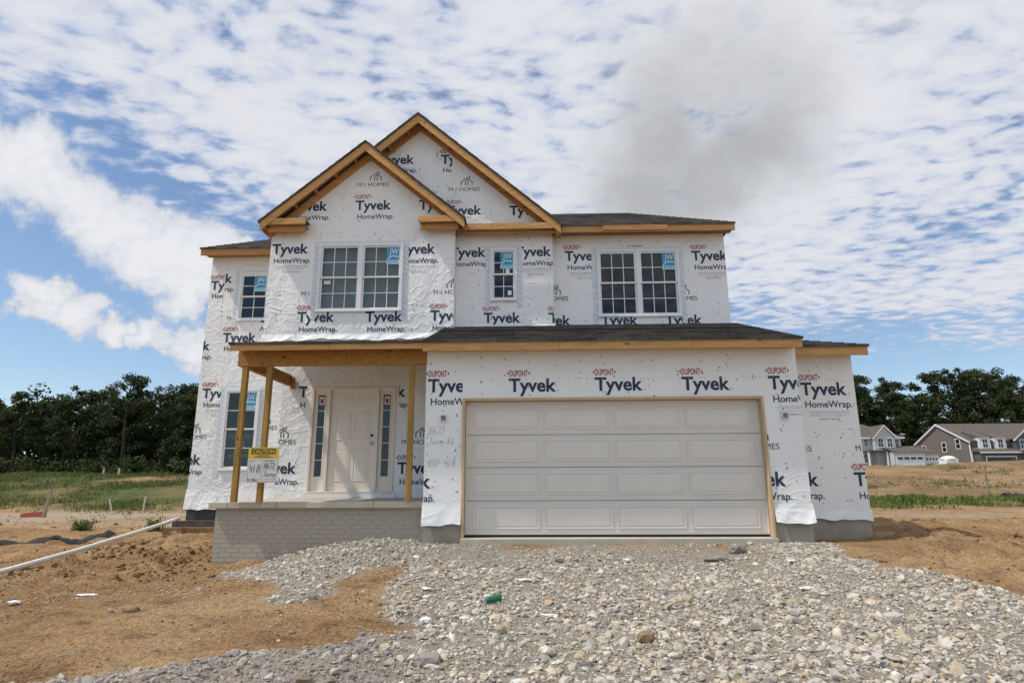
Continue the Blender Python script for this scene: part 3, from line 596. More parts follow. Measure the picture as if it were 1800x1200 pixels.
handwrite('noi e', -4.83, 2.33, .05, .004, 12.2965, M_BLACKPRINT, walls['door']); handwrite('sco mi oe', -4.85, 2.25, .04, .004, 12.2965, M_BLACKPRINT, walls['door'])

# ---- windows
_pane = {}
def pane(w, h, x, y, z, parent):
    k = (round(w, 3), round(h, 3))
    if k not in _pane: _pane[k] = mesh('pane', MB().box(-w/2, w/2, 0, .004, -h/2, h/2).v, MB().box(0, 1, 0, 1, 0, 1).f, M_GLASS)
    return obj('pane', _pane[k], parent, (x, y, z))
def window(key, Y, units, cols, rows, stickers=(), note=None, tape=True):
    x0, x1, z0, z1 = RO[key]; F = .05; yo = Y-.035; yi = Y+.09; b = MB()
    b.box(x0, x0+F, yo, yi, z0, z1).box(x1-F, x1, yo, yi, z0, z1).box(x0+F, x1-F, yo, yi, z0, z0+F*.9).box(x0+F, x1-F, yo, yi, z1-F, z1)
    b.box(x0-.012, x1+.012, yo-.012, yo-.001, z0-.012, z0+.022)
    mw = .085; iw = (x1-x0-2*F-(units-1)*mw)/units
    for u in range(1, units): xa = x0+F+u*iw+(u-1)*mw; b.box(xa, xa+mw, yo+.004, yi, z0+F*.9, z1-F)
    win = b.build('window', M_VINYL, house)
    for u in range(units):
        xa = x0+F+u*(iw+mw); xb = xa+iw; zm = (z0+z1)/2
        for s, (za, zb, ys) in enumerate(((zm-.018, z1-F, Y-.012), (z0+F*.9, zm+.018, Y+.022))):
            st = .036; m = .016; q = MB(); yb = ys+.028
            q.box(xa+.001, xa+st, ys, yb, za, zb).box(xb-st, xb-.001, ys, yb, za, zb).box(xa+st, xb-st, ys, yb, za, za+st).box(xa+st, xb-st, ys, yb, zb-st, zb-.001)
            gw = (xb-xa-2*st-(cols-1)*m)/cols; gh = (zb-za-2*st-(rows-1)*m)/rows
            for c in range(1, cols): xc = xa+st+c*gw+(c-1)*m; q.box(xc, xc+m, ys+.006, ys+.02, za+st, zb-st)
            for r_ in range(1, rows):
                zc = za+st+r_*gh+(r_-1)*m
                for c in range(cols): xc = xa+st+c*(gw+m); q.box(xc, xc+gw, ys+.007, ys+.019, zc, zc+m)
            q.build('sash', M_VINYL, win)
            for c in range(cols):
                for r_ in range(rows): pane(gw, gh, xa+st+c*(gw+m)+gw/2, ys+.012, za+st+r_*(gh+m)+gh/2, win)
            if s == 0 and u in stickers:
                sx1 = xb-st-.004; sx0 = sx1-(.27 if units > 1 else .27); sz1 = zb-st-.004; sz0 = sz1-.38; sy = ys+.003
                MB().box(sx0, sx1, sy, sy+.002, sz0+.09, sz1).build('sticker', M_STICK, win); MB().box(sx0, sx1, sy, sy+.002, sz0, sz0+.088).build('sticker', M_PALEBLUE, win)
                put_text('JW', sx0+.06, sz1-.15, .19, sy-.001, M_STICKW, win, height=.12)
                p, f = ribbon([(sx0+.02, sz0+.10), (sx0+.07, sz0+.16), (sx0+.14, sz0+.185), (sx0+.255, sz0+.165)], .02); flat_obj('printed_mark', p, f, sy-.0012, M_STICKW, win)
                put_text('JELDWEN', sx0+.03, sz0+.03, .21, sy-.001, M_STICK, win, height=.04)
                if key == 'mid': MB().box(sx0+.12, sx0+.20, sy, sy+.002, sz0-.11, sz0-.004).build('sticker', M_STICKW, win)
            if s == 1 and u == 0 and note == 'paper': MB().box(xa+st+.04, xa+st+.18, ys+.004, ys+.006, zb-st-.12, zb-st-.04).build('sticker', M_PAPER, win)
            if s == 1 and note == 'small': MB().box(xa+st+.29, xa+st+.37, ys+.004, ys+.006, za+st+.05, za+st+.15).build('sticker', M_STICKW, win)
    if tape:
        t = .11; ya = Y-.007; q = [(x0-t, x0-.002, z0-.16, z1+.07), (x1+.002, x1+t, z0-.16, z1+.07)]
        for ta, tb, tc_, td in q:
            MB().box(ta, tb, ya, ya+.003, tc_, td).build('flashing_tape', M_TAPE, win); pts = []; fc = []
            zz = tc_+.03
            while zz < td-.12:
                n = len(pts); pts += [(ta+.012, zz+.07), (ta+.016, zz+.082), (tb-.012, zz+.012), (tb-.016, zz)]; fc.append((n, n+1, n+2, n+3)); zz += .125
            o = flat_obj('tape_print', pts, fc, ya-.0012, M_TAPEINK, win); tag(o, kind='stuff')
        MB().box(x0-.001, x1+.001, ya, ya+.003, z1+.001, z1+.068).build('flashing_tape', M_TAPE, win)
    return win
window('bay', 12.3, 2, 3, 2, (1,), 'paper'); window('mid', 12.6, 1, 2, 2, (0,), 'small'); window('right', 12.85, 2, 3, 2, (1,)); window('left', 13.85, 1, 2, 2, (0,)); low_win = window('low', 13.85, 1, 2, 2, (0,))

# ---- boards, roofs
def board(x0, x1, y0, y1, z0, z1, m=M_WOOD, name='fascia_board'): return MB().box(x0, x1, y0, y1, z0, z1).build(name, m, house, bevel=.004)
def drip(x0, x1, y, z): MB().box(x0, x1, y-.012, y+.05, z, z+.028).build('drip_edge', M_DRIP, house)
for a, b_ in ((-1.75, .48), (.483, 2.62), (2.623, 4.37)): board(a, b_, 9.75, 9.79, 2.94, 3.07)
drip(-1.76, 4.375, 9.748, 3.071)
board(4.40, 5.72, 10.35, 10.39, 2.925, 3.06); drip(4.40, 5.73, 10.348, 3.061)
for a, b_ in ((-4.95, -3.3), (-3.297, -1.752)): board(a, b_, 9.752, 9.79, 2.985, 3.10)
for a, b_ in ((.70, 1.5), (1.503, 4.45)): board(a, b_, 12.5, 12.54, 6.13, 6.262)
board(1.62, 3.02, 12.47, 12.498, 6.155, 6.27, M_WOOD2); drip(.70, 4.455, 12.498, 6.263)
board(-7.78, -5.70, 13.5, 13.54, 6.125, 6.265, M_WOOD2); drip(-7.79, -5.70, 13.498, 6.266)
board(-1.42, .62, 12.256, 12.288, 6.13, 6.268); board(-1.42, .60, 12.36, 12.40, 6.07, 6.129, M_WOOD2)
# soffits (bare framing seen from below)
for x0, x1, y0, y1, z in ((-1.74, 4.36, 9.80, 10.095, 3.0), (4.42, 5.70, 10.40, 10.69, 2.99), (.70, 4.44, 12.55, 12.845, 6.19), (-7.75, -5.72, 13.55, 13.845, 6.19), (-1.40, .68, 12.30, 12.355, 6.20), (-1.40, .51, 12.41, 12.595, 6.17)):
    MB().box(x0, x1, y0, y1, z, z+.02).build('soffit', M_SHEATH, house)
for k in range(8): MB().prism_x([(9.80, 2.99), (12.29, 3.50), (12.29, 3.61), (9.80, 3.07)], -4.70+k*.406, -4.66+k*.406).build('porch_rafter', M_WOOD, house)
def slope_roof(x0, x1, ya, za, yb, zb, name='roof', xa2=None, xb2=None):
    """plane of overlapping shingle courses from the eave (ya, za) up to (yb, zb); xa2, xb2: end corners at the top"""
    L_ = math.hypot(yb-ya, zb-za); n = max(3, int(L_/.14)); b = MB(); t = .013
    X0 = lambda u: x0+((xa2 if xa2 is not None else x0)-x0)*u
    X1 = lambda u: x1+((xb2 if xb2 is not None else x1)-x1)*u
    for i in range(n):
        u0, u1 = i/n, (i+1)/n; y_0, y_1 = ya+(yb-ya)*u0, ya+(yb-ya)*u1; z_0, z_1 = za+(zb-za)*u0, za+(zb-za)*u1
        b.poly([(X0(u0), y_0, z_0-.03), (X1(u0), y_0, z_0-.03), (X1(u0), y_0, z_0+t), (X0(u0), y_0, z_0+t), (X1(u1), y_1, z_1), (X0(u1), y_1, z_1)], [(0, 1, 2, 3), (3, 2, 4, 5)])
        b.poly([(X0(u0), y_0, z_0-.03), (X0(u0), y_0, z_0+t), (X0(u1), y_1, z_1), (X0(u1), y_1, z_1-.03)], [(0, 1, 2, 3)])
        b.poly([(X1(u0), y_0, z_0-.03), (X1(u1), y_1, z_1-.03), (X1(u1), y_1, z_1), (X1(u0), y_0, z_0+t)], [(0, 1, 2, 3)])
    b.poly([(X0(0), ya+.002, za-.032), (X1(0), ya+.002, za-.032), (X1(1), yb, zb-.032), (X0(1), yb, zb-.032)], [(3, 2, 1, 0)])
    return b.build(name, M_SHINGLE, house)
slope_roof(-1.77, 4.385, 9.72, 3.105, 12.84, 3.105+.333*3.12)
slope_roof(4.388, 5.74, 10.32, 3.095, 11.72, 3.095+.333*1.4, xb2=4.389)
b = MB(); b.poly([(5.74, 10.32, 3.075), (5.74, 18, 3.075), (4.389, 18, 3.56), (4.389, 11.72, 3.555)], [(0, 1, 2, 3)]).build('roof', M_SHINGLE, house)
MB().box(4.39, 4.6, 11.9, 14, 3.5, 3.64).build('ridge_vent', M_RUBBER, house)
slope_roof(-4.97, -1.773, 9.73, 3.108, 12.30, 3.66)
MB().prism_x([(9.80, 3.09), (12.295, 3.08), (12.295, 3.62)], -1.735, -1.70).build('roof_cheek', M_WRAP2, house)
MB().prism_x([(9.80, 3.075), (12.84, 3.075), (12.84, 4.10)], 4.33, 4.384).build('roof_cheek', M_WRAP2, house)
def hip(x0, x1, y0, y1, z, s, run):
    """hip roof rising by s over the distance run, closed by a flat deck"""
    h = s*run; slope_roof(x0, x1, y0, z, y0+run, z+h, xa2=x0+run, xb2=x1-run)
    q = MB(); q.poly([(x1, y0, z), (x1, y1, z), (x1-run, y1-run, z+h), (x1-run, y0+run, z+h)], [(0, 1, 2, 3)]); q.poly([(x0, y0, z), (x0, y1, z), (x0+run, y1-run, z+h), (x0+run, y0+run, z+h)], [(3, 2, 1, 0)])
    q.poly([(x0+run, y0+run, z+h), (x1-run, y0+run, z+h), (x1-run, y1-run, z+h), (x0+run, y1-run, z+h)], [(0, 1, 2, 3)]); q.poly([(x0, y1, z), (x1, y1, z), (x1-run, y1-run, z+h), (x0+run, y1-run, z+h)], [(3, 2, 1, 0)])
    q.build('roof', M_SHINGLE, house)
hip(-1.6, 4.46, 12.47, 20.2, 6.295, .583, 2.02); hip(-7.80, -1.0, 13.47, 20.2, 6.298, .583, 2.6)
def gable(ax, az, half, s, yf, yb, yw, vd=.19):
    """gable roof with ridge at (ax, az); rake boards at yf, inner boards against the wall at yw"""
    zf = az-s*half
    for sg in (-1, 1):
        e = ax+sg*(half+.03); ze = az-s*(half+.03); n = 14; b = MB()
        for i in range(n):
            u0, u1 = i/n, (i+1)/n; xa, za = ax+(e-ax)*u1, az+(ze-az)*u1; xb, zb = ax+(e-ax)*u0, az+(ze-az)*u0
            pts = [(xa, za-.03), (xa, za+.022), (xb, zb+.010), (xb, zb-.03)]; pts = pts[::-1] if sg < 0 else pts
            b.prism(pts, yf-.03, yb)
        b.build('roof', M_SHINGLE, house)
        for y0, y1, nm, mm, top, cut in ((yf, yf+.04, 'rake_board', M_WOOD, .034, 0), (yw-.045, yw-.005, 'frieze_board', M_WOOD2, .05, .06)):
            xe = ax+sg*(half-cut); zt = az-top; p = [(ax, zt), (xe, zt-s*(half-cut)), (xe, zt-s*(half-cut)-vd), (ax, zt-vd)]
            if sg > 0: p = p[::-1]
            MB().prism(p, y0, y1).build(nm, mm, house)
        p = [(ax, az-.062), (ax+sg*(half-.03), az-.062-s*(half-.03)), (ax+sg*(half-.03), az-.075-s*(half-.03)), (ax, az-.075)]
        MB().prism(p if sg < 0 else p[::-1], yf+.042, yw-.05).build('soffit', M_SHEATH, house)
        k = 0.25
        while k < half-.2:
            xk = ax+sg*k; zk = az-s*k-.08; MB().box(xk-.02, xk+.02, yf+.042, yw-.047, zk-.10, zk-.02).build('lookout', M_WOOD2, house); k += .42
gable(-3.52, 8.10, 2.17, .84, 11.95, 15.5, 12.3); gable(-2.45, 8.95, 3.14, .865, 12.25, 17.0, 12.6)
MB().box(.585, .698, 12.296, 12.56, 6.02, 6.26).build('return_block', M_WOOD2, house)
# eave returns and side fascias of the front gable
for x0, x1, lx0, lx1 in ((-5.66, -4.72, -5.56, -4.76), (-2.32, -1.39, -2.30, -1.48)):
    board(x0, x1, 11.97, 12.01, 6.20, 6.335, M_WOOD, 'return_board'); board(lx0, lx1, 12.08, 12.12, 6.065, 6.199, M_WOOD2, 'return_board'); MB().box(x0+.01, x1-.01, 12.011, 12.29, 6.31, 6.33).build('soffit', M_SHEATH, house)
    MB().box(lx0+.01, lx1-.01, 12.012, 12.29, 6.201, 6.215).build('soffit', M_SHEATH, house)
board(-5.70, -5.665, 11.992, 13.7, 6.10, 6.26, M_WOOD2); board(-1.375, -1.34, 11.992, 12.56, 6.10, 6.26, M_WOOD2)
MB().box(-5.664, -5.562, 12.0, 13.7, 6.15, 6.165).build('soffit', M_SHEATH, house)

# ---- porch
porch = MB().box(-5.185, -1.745, 10.308, 12.2, -.75, .455).build('porch_foundation', M_BRICKC, house)
bl, bh, gp = .207, .064, .009
bm_full = mesh('brick', MB().box(-bl/2, bl/2, -.0042, .004, -bh/2, bh/2).v, MB().box(0, 1, 0, 1, 0, 1).f, M_BRICKC); bm_half = mesh('brick', MB().box(-bl/4+gp/4, bl/4-gp/4, -.0042, .004, -bh/2, bh/2).v, MB().box(0, 1, 0, 1, 0, 1).f, M_BRICKC)
for r_ in range(11):
    z = .385-r_*(bh+gp); x = -5.18+(0 if r_ % 2 == 0 else 0)
    if r_ % 2: obj('brick', bm_half, porch, (x+bl/4-gp/4, 10.308, z)); x += bl/2+gp/2
    while x+bl < -1.745: obj('brick', bm_full, porch, (x+bl/2, 10.308-random.uniform(0, .002), z+random.uniform(-.001, .001))); x += bl+gp
for a, b_ in ((-5.27, -4.96), (-4.954, -4.15), (-4.144, -2.56), (-2.554, -1.742)): MB().box(a, b_, 10.2, 12.29, .457, .555).build('porch_slab', M_CONCL, house, bevel=.008)
board(-4.95, -3.10, 10.08, 10.17, 2.785, 3.05, M_OSB, 'porch_beam'); board(-3.097, -1.74, 10.08, 10.17, 2.785, 3.05, M_OSB, 'porch_beam')
board(-4.95, -4.86, 10.172, 12.29, 2.785, 3.0, M_OSB, 'porch_beam'); board(-4.855, -4.80, 12.17, 12.288, 2.72, 2.955, M_OSB, 'hanger_block')
for x in (-4.82, -4.40, -1.98): MB().box(x-.044, x+.044, 10.085, 10.173, .556, 2.784).build('porch_post', M_WOODV, house, bevel=.005)

# ---- front door
fx0, fx1, fz0, fz1 = -4.44, -2.72, .665, 2.755; Yd = 12.3
b = MB(); J = .05
b.box(fx0, fx0+J, Yd-.02, Yd+.1, fz0, fz1).box(fx1-J, fx1, Yd-.02, Yd+.1, fz0, fz1).box(fx0+J, fx1-J, Yd-.02, Yd+.1, fz1-J, fz1)
b.box(-4.105, -4.045, Yd-.018, Yd+.1, fz0+.04, fz1-J).box(-3.115, -3.055, Yd-.018, Yd+.1, fz0+.04, fz1-J); b.box(fx0+J, fx1-J, Yd-.03, Yd+.1, fz0, fz0+.035)
door = b.build('front_door', M_DOOR, house, bevel=.003)
MB().box(-4.50, -2.66, Yd-.03, Yd-.004, .56, .66).build('sill_board', M_VINYL, door)
MB().box(-4.043, -3.117, Yd+.03, Yd+.075, fz0+.037, fz1-J-.002).build('door_leaf', M_DOOR, door)
def raised(x0, x1, z0, z1, y, d, bev):
    """panel with a moulded, bevelled margin and a field standing proud"""
    P = []; lv = [(0, 0), (0, -d), (bev*.6, -d), (bev, -.001), (bev*1.5, -.001), (bev*2.3, -d*.85)]
    for i, dy in lv: P += [(x0+i, y+dy, z0+i), (x1-i, y+dy, z0+i), (x1-i, y+dy, z1-i), (x0+i, y+dy, z1-i)]
    F = []
    for k in range(len(lv)-1):
        for j in range(4): F.append((k*4+j, k*4+(j+1) % 4, k*4+4+(j+1) % 4, k*4+4+j))
    k = len(lv)-1; F.append((k*4, k*4+1, k*4+2, k*4+3)); return P, F
for x0, x1 in ((-3.92, -3.62), (-3.54, -3.24)):
    for z0, z1 in ((.90, 1.52), (1.70, 2.28), (2.40, 2.58)): p, f = raised(x0, x1, z0, z1, Yd+.03, .008, .018); obj('door_panel', mesh('door_panel', p, f, M_DOOR), door)
b = MB(); b.tube([(-3.185, Yd+.028, 1.78), (-3.185, Yd+.02, 1.78)], .028, 12); b.build('lock_hole_disc', M_HOLEDARK, door)  # black disc, the darkness of the open bore put into its colour
b = MB(); b.tube([(-3.185, Yd+.028, 1.62), (-3.185, Yd+.0, 1.62), (-3.185, Yd-.03, 1.62)], [.03, .014, .014], 12).tube([(-3.185, Yd-.03, 1.62), (-3.185, Yd-.05, 1.62)], [.032, .026], 12); b.build('door_knob', M_STEEL, door, True)
for sx0, sx1 in ((-4.388, -4.107), (-3.053, -2.772)):
    xa, xb, za, zb = sx0+.075, sx1-.06, .98, 2.60; y = Yd+.03; q = MB()
    q.box(sx0, xa, y, y+.04, fz0+.036, fz1-J-.001).box(xb, sx1, y, y+.04, fz0+.036, fz1-J-.001).box(xa, xb, y, y+.04, fz0+.036, za).box(xa, xb, y, y+.04, zb, fz1-J-.001)
    for x_a, x_b, z_a, z_b in ((xa-.02, xa, za-.02, zb+.02), (xb, xb+.02, za-.02, zb+.02), (xa, xb, za-.02, za), (xa, xb, zb, zb+.02)): q.box(x_a, x_b, y-.01, y-.0005, z_a, z_b)
    h = (zb-za-4*.014)/5
    for k in range(1, 5): q.box(xa, xb, y+.008, y+.02, za+k*h+(k-1)*.014, za+k*(h+.014))
    q.build('sidelight', M_DOOR, door)
    for k in range(5): pane(xb-xa, h, (xa+xb)/2, y+.013, za+k*(h+.014)+h/2, door)
    MB().box(xa+.02, xb-.02, y+.008, y+.0105, zb-.20, zb-.03).build('sticker', M_PAPER, door); MB().box(xa+.045, xb-.045, y+.005, y+.0075, zb-.17, zb-.08).build('sticker', M_RED, door)

# ---- garage door
gx0, gx1 = -1.075, 3.745; Yg = 10.235
gd = MB(); SH = 2.13/4
for k in range(4):
    z0 = .035+k*(SH-.006); gd.box(gx0, gx1, Yg, Yg+.045, z0+.003, z0+SH-.012)
    for zr in (z0+.03, z0+SH-.045): gd.box(gx0, gx1, Yg-.004, Yg-.0005, zr, zr+.012)
gdoor = gd.build('garage_door', M_GARAGE, house); pw = (gx1-gx0-.13*2-.09*3)/4
pm, pf = raised(0, pw, 0, SH-.19, 0, .012, .022); pm = mesh('door_panel', pm, pf, M_GARAGE)
for k in range(4):
    for c in range(4): obj('door_panel', pm, gdoor, (gx0+.13+c*(pw+.09), Yg-.0004, .035+k*(SH-.006)+.092))
MB().box(gx0, gx1, Yg+.005, Yg+.04, .004, .036).build('bottom_seal', M_RUBBER, gdoor)
for x0, x1 in ((-1.12, -1.078), (3.748, 3.79)): MB().box(x0, x1, 10.07, 10.27, .002, 2.205).build('door_jamb', M_JAMB, house, bevel=.003)
MB().box(-1.077, 3.747, 10.07, 10.27, 2.163, 2.205).build('door_jamb', M_JAMB, house, bevel=.003)
MB().box(-1.073, -1.055, 10.20, 10.232, .04, 2.15).box(3.727, 3.743, 10.20, 10.232, .04, 2.15).box(-1.05, 3.72, 10.20, 10.232, 2.13, 2.155).build('stop_moulding', M_GARAGE, gdoor)
MB().box(-1.62, 4.25, 10.3, 12.2, .0, 2.5).build('garage_dark_box', M_RUBBER, house)  # black box filling the unlit garage, its darkness is in the colour
# outlet boxes for the lamps beside the garage door
for x in (-1.43, 4.11):
    z = 1.88; bx_ = MB(); bx_.box(x-.055, x-.043, 10.055, 10.099, z-.055, z+.055).box(x+.043, x+.055, 10.055, 10.099, z-.055, z+.055).box(x-.043, x+.043, 10.055, 10.099, z-.055, z-.043).box(x-.043, x+.043, 10.055, 10.099, z+.043, z+.055)
    lb = bx_.build('lamp_box', M_PAPER, house); MB().box(x-.042, x+.042, 10.085, 10.095, z-.042, z+.042).build('box_back', M_GREYPRINT, lb)
    q = MB(); q.tube([(x-.02, 10.09, z-.02), (x-.005, 10.06, z+.01), (x+.02, 10.05, z-.01)], .004, 6).tube([(x+.02, 10.09, z+.02), (x, 10.065, z-.015), (x-.02, 10.055, z+.012)], .004, 6); q.build('wire_ends', M_WOODV, lb)

# ---- foundations
MB().box(-1.73, -1.121, 10.115, 10.3, -.5, .30).box(-1.735, -1.6, 10.301, 12.3, -.5, .3).build('foundation', M_CONC, house)
MB().box(3.791, 4.385, 10.115, 10.69, -.5, .30).build('foundation', M_CONC, house); MB().box(4.36, 5.595, 10.72, 19.8, -.5, .32).build('foundation', M_CONC, house)
MB().box(-1.12, 3.79, 9.98, 10.299, -.35, -.002).build('garage_sill', M_CONCL, house, bevel=.008)
MB().box(-7.64, -5.0, 13.87, 19.8, -.6, .36).build('foundation', M_TAR, house); MB().box(-7.78, -5.1, 13.6, 13.868, -.6, .07).build('footing', M_TAR, house); MB().box(-7.86, -5.15, 13.42, 13.599, -.6, -.06).build('footing', M_FOOT, house)
MB().box(3.9, 4.62, 9.93, 10.114, -.4, -.075).build('footing', M_CONC, house); MB().box(-1.95, -1.45, 10.02, 10.114, -.4, -.085).build('footing', M_CONC, house)

# ------------------------------------------------------------------ gravel and earth clods
_ph = (1+5**.5)/2
ICO = np.array([(-1,_ph,0),(1,_ph,0),(-1,-_ph,0),(1,-_ph,0),(0,-1,_ph),(0,1,_ph),(0,-1,-_ph),(0,1,-_ph),(_ph,0,-1),(_ph,0,1),(-_ph,0,-1),(-_ph,0,1)], float)/math.hypot(1, _ph)
ICOF = np.array([(0,11,5),(0,5,1),(0,1,7),(0,7,10),(0,10,11),(1,5,9),(5,11,4),(11,10,2),(10,7,6),(7,1,8),(3,9,4),(3,4,2),(3,2,6),(3,6,8),(3,8,9),(4,9,5),(2,4,11),(6,2,10),(8,6,7),(9,8,1)])
def stones(x, y, size, col, sink=.30, flat=.72):
    n = len(x); q = rng.normal(size=(n, 4)); q /= np.linalg.norm(q, axis=1)[:, None]; w, a, b, c = q.T
    Rm = np.stack([1-2*(b*b+c*c), 2*(a*b-c*w), 2*(a*c+b*w), 2*(a*b+c*w), 1-2*(a*a+c*c), 2*(b*c-a*w), 2*(a*c-b*w), 2*(b*c+a*w), 1-2*(a*a+b*b)], 1).reshape(n, 3, 3)
    sc = rng.uniform(.5, 1.25, (n, 3)); sc[:, 2] *= .8
    P = ICO[None]*(1+rng.normal(0, .20, (n, 12, 1)).clip(-.5, .5))*sc[:, None, :]; P = np.einsum('nij,nkj->nki', Rm, P); P[:, :, 2] *= flat
    P = P*(size/2)[:, None, None]; z = ground_z(x, y)+size*(.5*flat-sink)
    P = P+np.stack([x, y, z], 1)[:, None, :]
    F = (ICOF[None]+np.arange(n)[:, None, None]*12).reshape(-1, 3)
    T = np.repeat(np.concatenate([col, np.ones((n, 1))], 1), 12, axis=0)
    return P.reshape(-1, 3), F, T
def join(parts):
    V = []; F = []; T = []; o = 0
    for v, f, t in parts: V.append(v); F.append(f+o); T.append(t); o += len(v)
    return np.concatenate(V), np.concatenate(F), np.concatenate(T)
PAL = np.array([(.45,.405,.34),(.51,.46,.385),(.38,.345,.30),(.30,.28,.255),(.53,.46,.36),(.46,.375,.265),(.61,.57,.50),(.40,.305,.20),(.22,.20,.18),(.45,.41,.355)])
PW = np.array([.2, .18, .16, .1, .1, .07, .06, .04, .03, .06])
def pick(n, dark=None):
    c = PAL[rng.choice(len(PAL), n, p=PW/PW.sum())]*rng.uniform(.8, 1.18, (n, 1))
    if dark is not None: c = c*(1-dark[:, None]*np.array([.34, .36, .32]))
    return np.clip(c, .02, .75)
def scatter(n, x0, x1, y0, y1, dens):
    x = rng.uniform(x0, x1, n); y = rng.uniform(y0, y1, n); k = rng.random(n) < dens(x, y); return x[k], y[k]
heap_k = lambda x, y: sst(-.1, .25, edge_dist(P_HEAP, x, y)+fbm(x*3, y*3, 3)*.5)
fine_k = lambda x, y: sst(8.0, 8.9, y+fbm(x*1.2, y*1.2, 3)*2.2)*sst(3.8, 2.4, x)*sst(-1.9, -1.2, x)
coarse = lambda x, y: sst(.38, .66, gravel_amt(x, y))*(.6+.4*sst(-.16, .02, fbm(x*1.1+7, y*1.1, 4)))
parts = []
x, y = scatter(60000, -4.6, 6.4, 3.4, 10.05, lambda x, y: coarse(x, y)*(1-.92*fine_k(x, y))*(1-.45*heap_k(x, y)))
sz = rng.lognormal(math.log(.031), .50, len(x)).clip(.010, .12); parts.append(stones(x, y, sz, pick(len(x), np.maximum(.25*fine_k(x, y), .75*heap_k(x, y)))))
x, y = scatter(60000, -4.6, 6.0, 3.4, 10.0, lambda x, y: coarse(x, y)*(.35+.65*np.maximum(fine_k(x, y), heap_k(x, y))))
sz = rng.lognormal(math.log(.020), .35, len(x)).clip(.008, .055); parts.append(stones(x, y, sz, pick(len(x), np.maximum(.5*fine_k(x, y), .8*heap_k(x, y)))))
x, y = scatter(1500, -4.4, 5.2, 4.0, 10.2, lambda x, y: sst(.05, .45, gravel_amt(x, y))*(1-coarse(x, y)))
sz = rng.lognormal(math.log(.036), .4, len(x)).clip(.015, .09); parts.append(stones(x, y, sz, pick(len(x))))
x, y = scatter(260, -1.4, 5.0, 4.2, 9.0, lambda x, y: coarse(x, y)*(1-fine_k(x, y))*(1-heap_k(x, y)))
sz = rng.uniform(.07, .13, len(x)); parts.append(stones(x, y, sz, pick(len(x)), .3))
V, F, T = join(parts); tag(obj('gravel', big_mesh('gravel', V, F, M_STONE, T)), 'crushed grey and tan limestone gravel on the unfinished driveway', 'gravel', kind='stuff')
parts = []
dirtcol = lambda n: np.array([.31, .19, .095])*rng.uniform(.6, 1.2, (n, 1))*np.array([1, 1, 1])+rng.normal(0, .012, (n, 3))
nog = lambda x, y: (1-sst(.05, .3, gravel_amt(x, y)))*(1-((x > -5.3) & (x < 5.7) & (y > 9.95)))
x, y = scatter(34000, -9, 1, 4.0, 11.5, lambda x, y: nog(x, y)*sst(-.12, .2, fbm(x*.9, y*.9, 4)+.04)); sz = rng.lognormal(math.log(.016), .45, len(x)).clip(.006, .06); parts.append(stones(x, y, sz, dirtcol(len(x)).clip(.02, .6)))
x, y = scatter(6000, -9.5, -4.2, 8.6, 13.6, lambda x, y: nog(x, y)*sst(-.1, .15, fbm(x*1.1+5, y*1.1, 4))); sz = rng.lognormal(math.log(.045), .5, len(x)).clip(.015, .17); parts.append(stones(x, y, sz, dirtcol(len(x)).clip(.02, .6)*.8))
x, y = scatter(6000, 4.3, 13, 7.2, 17, lambda x, y: nog(x, y)*sst(-.1, .2, fbm(x*.8, y*.8+3, 4))); sz = rng.lognormal(math.log(.03), .5, len(x)).clip(.01, .13); parts.append(stones(x, y, sz, dirtcol(len(x)).clip(.02, .6)*.9))
x, y = scatter(11000, -8, 0, 4.0, 10, lambda x, y: nog(x, y)*sst(-.15, .25, fbm(x*.7+9, y*.7, 3))); sz = rng.lognormal(math.log(.017), .55, len(x)).clip(.006, .08); parts.append(stones(x, y, sz, pick(len(x))*.85))
x, y = scatter(1500, -18, -7, 10, 24, lambda x, y: .8+0*x); sz = rng.lognormal(math.log(.04), .5, len(x)).clip(.015, .2); parts.append(stones(x, y, sz, dirtcol(len(x)).clip(.02, .6)))
V, F, T = join(parts); tag(obj('earth_clods', big_mesh('earth_clods', V, F, M_CLOD, T)), 'loose brown clods and pebbles lying on the bare earth', 'soil', kind='stuff')

LEAFC = np.array([(.036, .052, .016), (.048, .067, .020), (.028, .041, .013), (.060, .080, .026), (.044, .054, .021)])
def leaf_cloud(centres, rad, per, size):
    n = len(centres)*per; i = np.repeat(np.arange(len(centres)), per); d = rng.normal(size=(n, 3)); d /= np.linalg.norm(d, axis=1)[:, None]
    P = centres[i]+d*(rad[i]*rng.random(n)**.45)[:, None]*np.array([1, 1, .75]); nrm = d*.6+rng.normal(size=(n, 3))*.6+np.array([0, 0, .4]); nrm /= np.linalg.norm(nrm, axis=1)[:, None]
    t = np.cross(nrm, rng.normal(size=(n, 3))); t /= np.linalg.norm(t, axis=1)[:, None]; u = np.cross(nrm, t); s = size*rng.uniform(.55, 1.2, n)
    a = t*s[:, None]; b = u*(s*rng.uniform(.45, .8, n))[:, None]
    V = np.stack([P-a, P+b*.8-a*.1, P+a, P-b*.8+a*.15], 1).reshape(-1, 3); o = np.arange(n)*4; F = np.stack([o, o+1, o+2, o+3], 1)
    c = LEAFC[rng.choice(len(LEAFC), len(centres))][i]*rng.uniform(.7, 1.35, (n, 1)); T = np.repeat(np.concatenate([c, np.ones((n, 1))], 1), 4, axis=0)
    return V, F, T
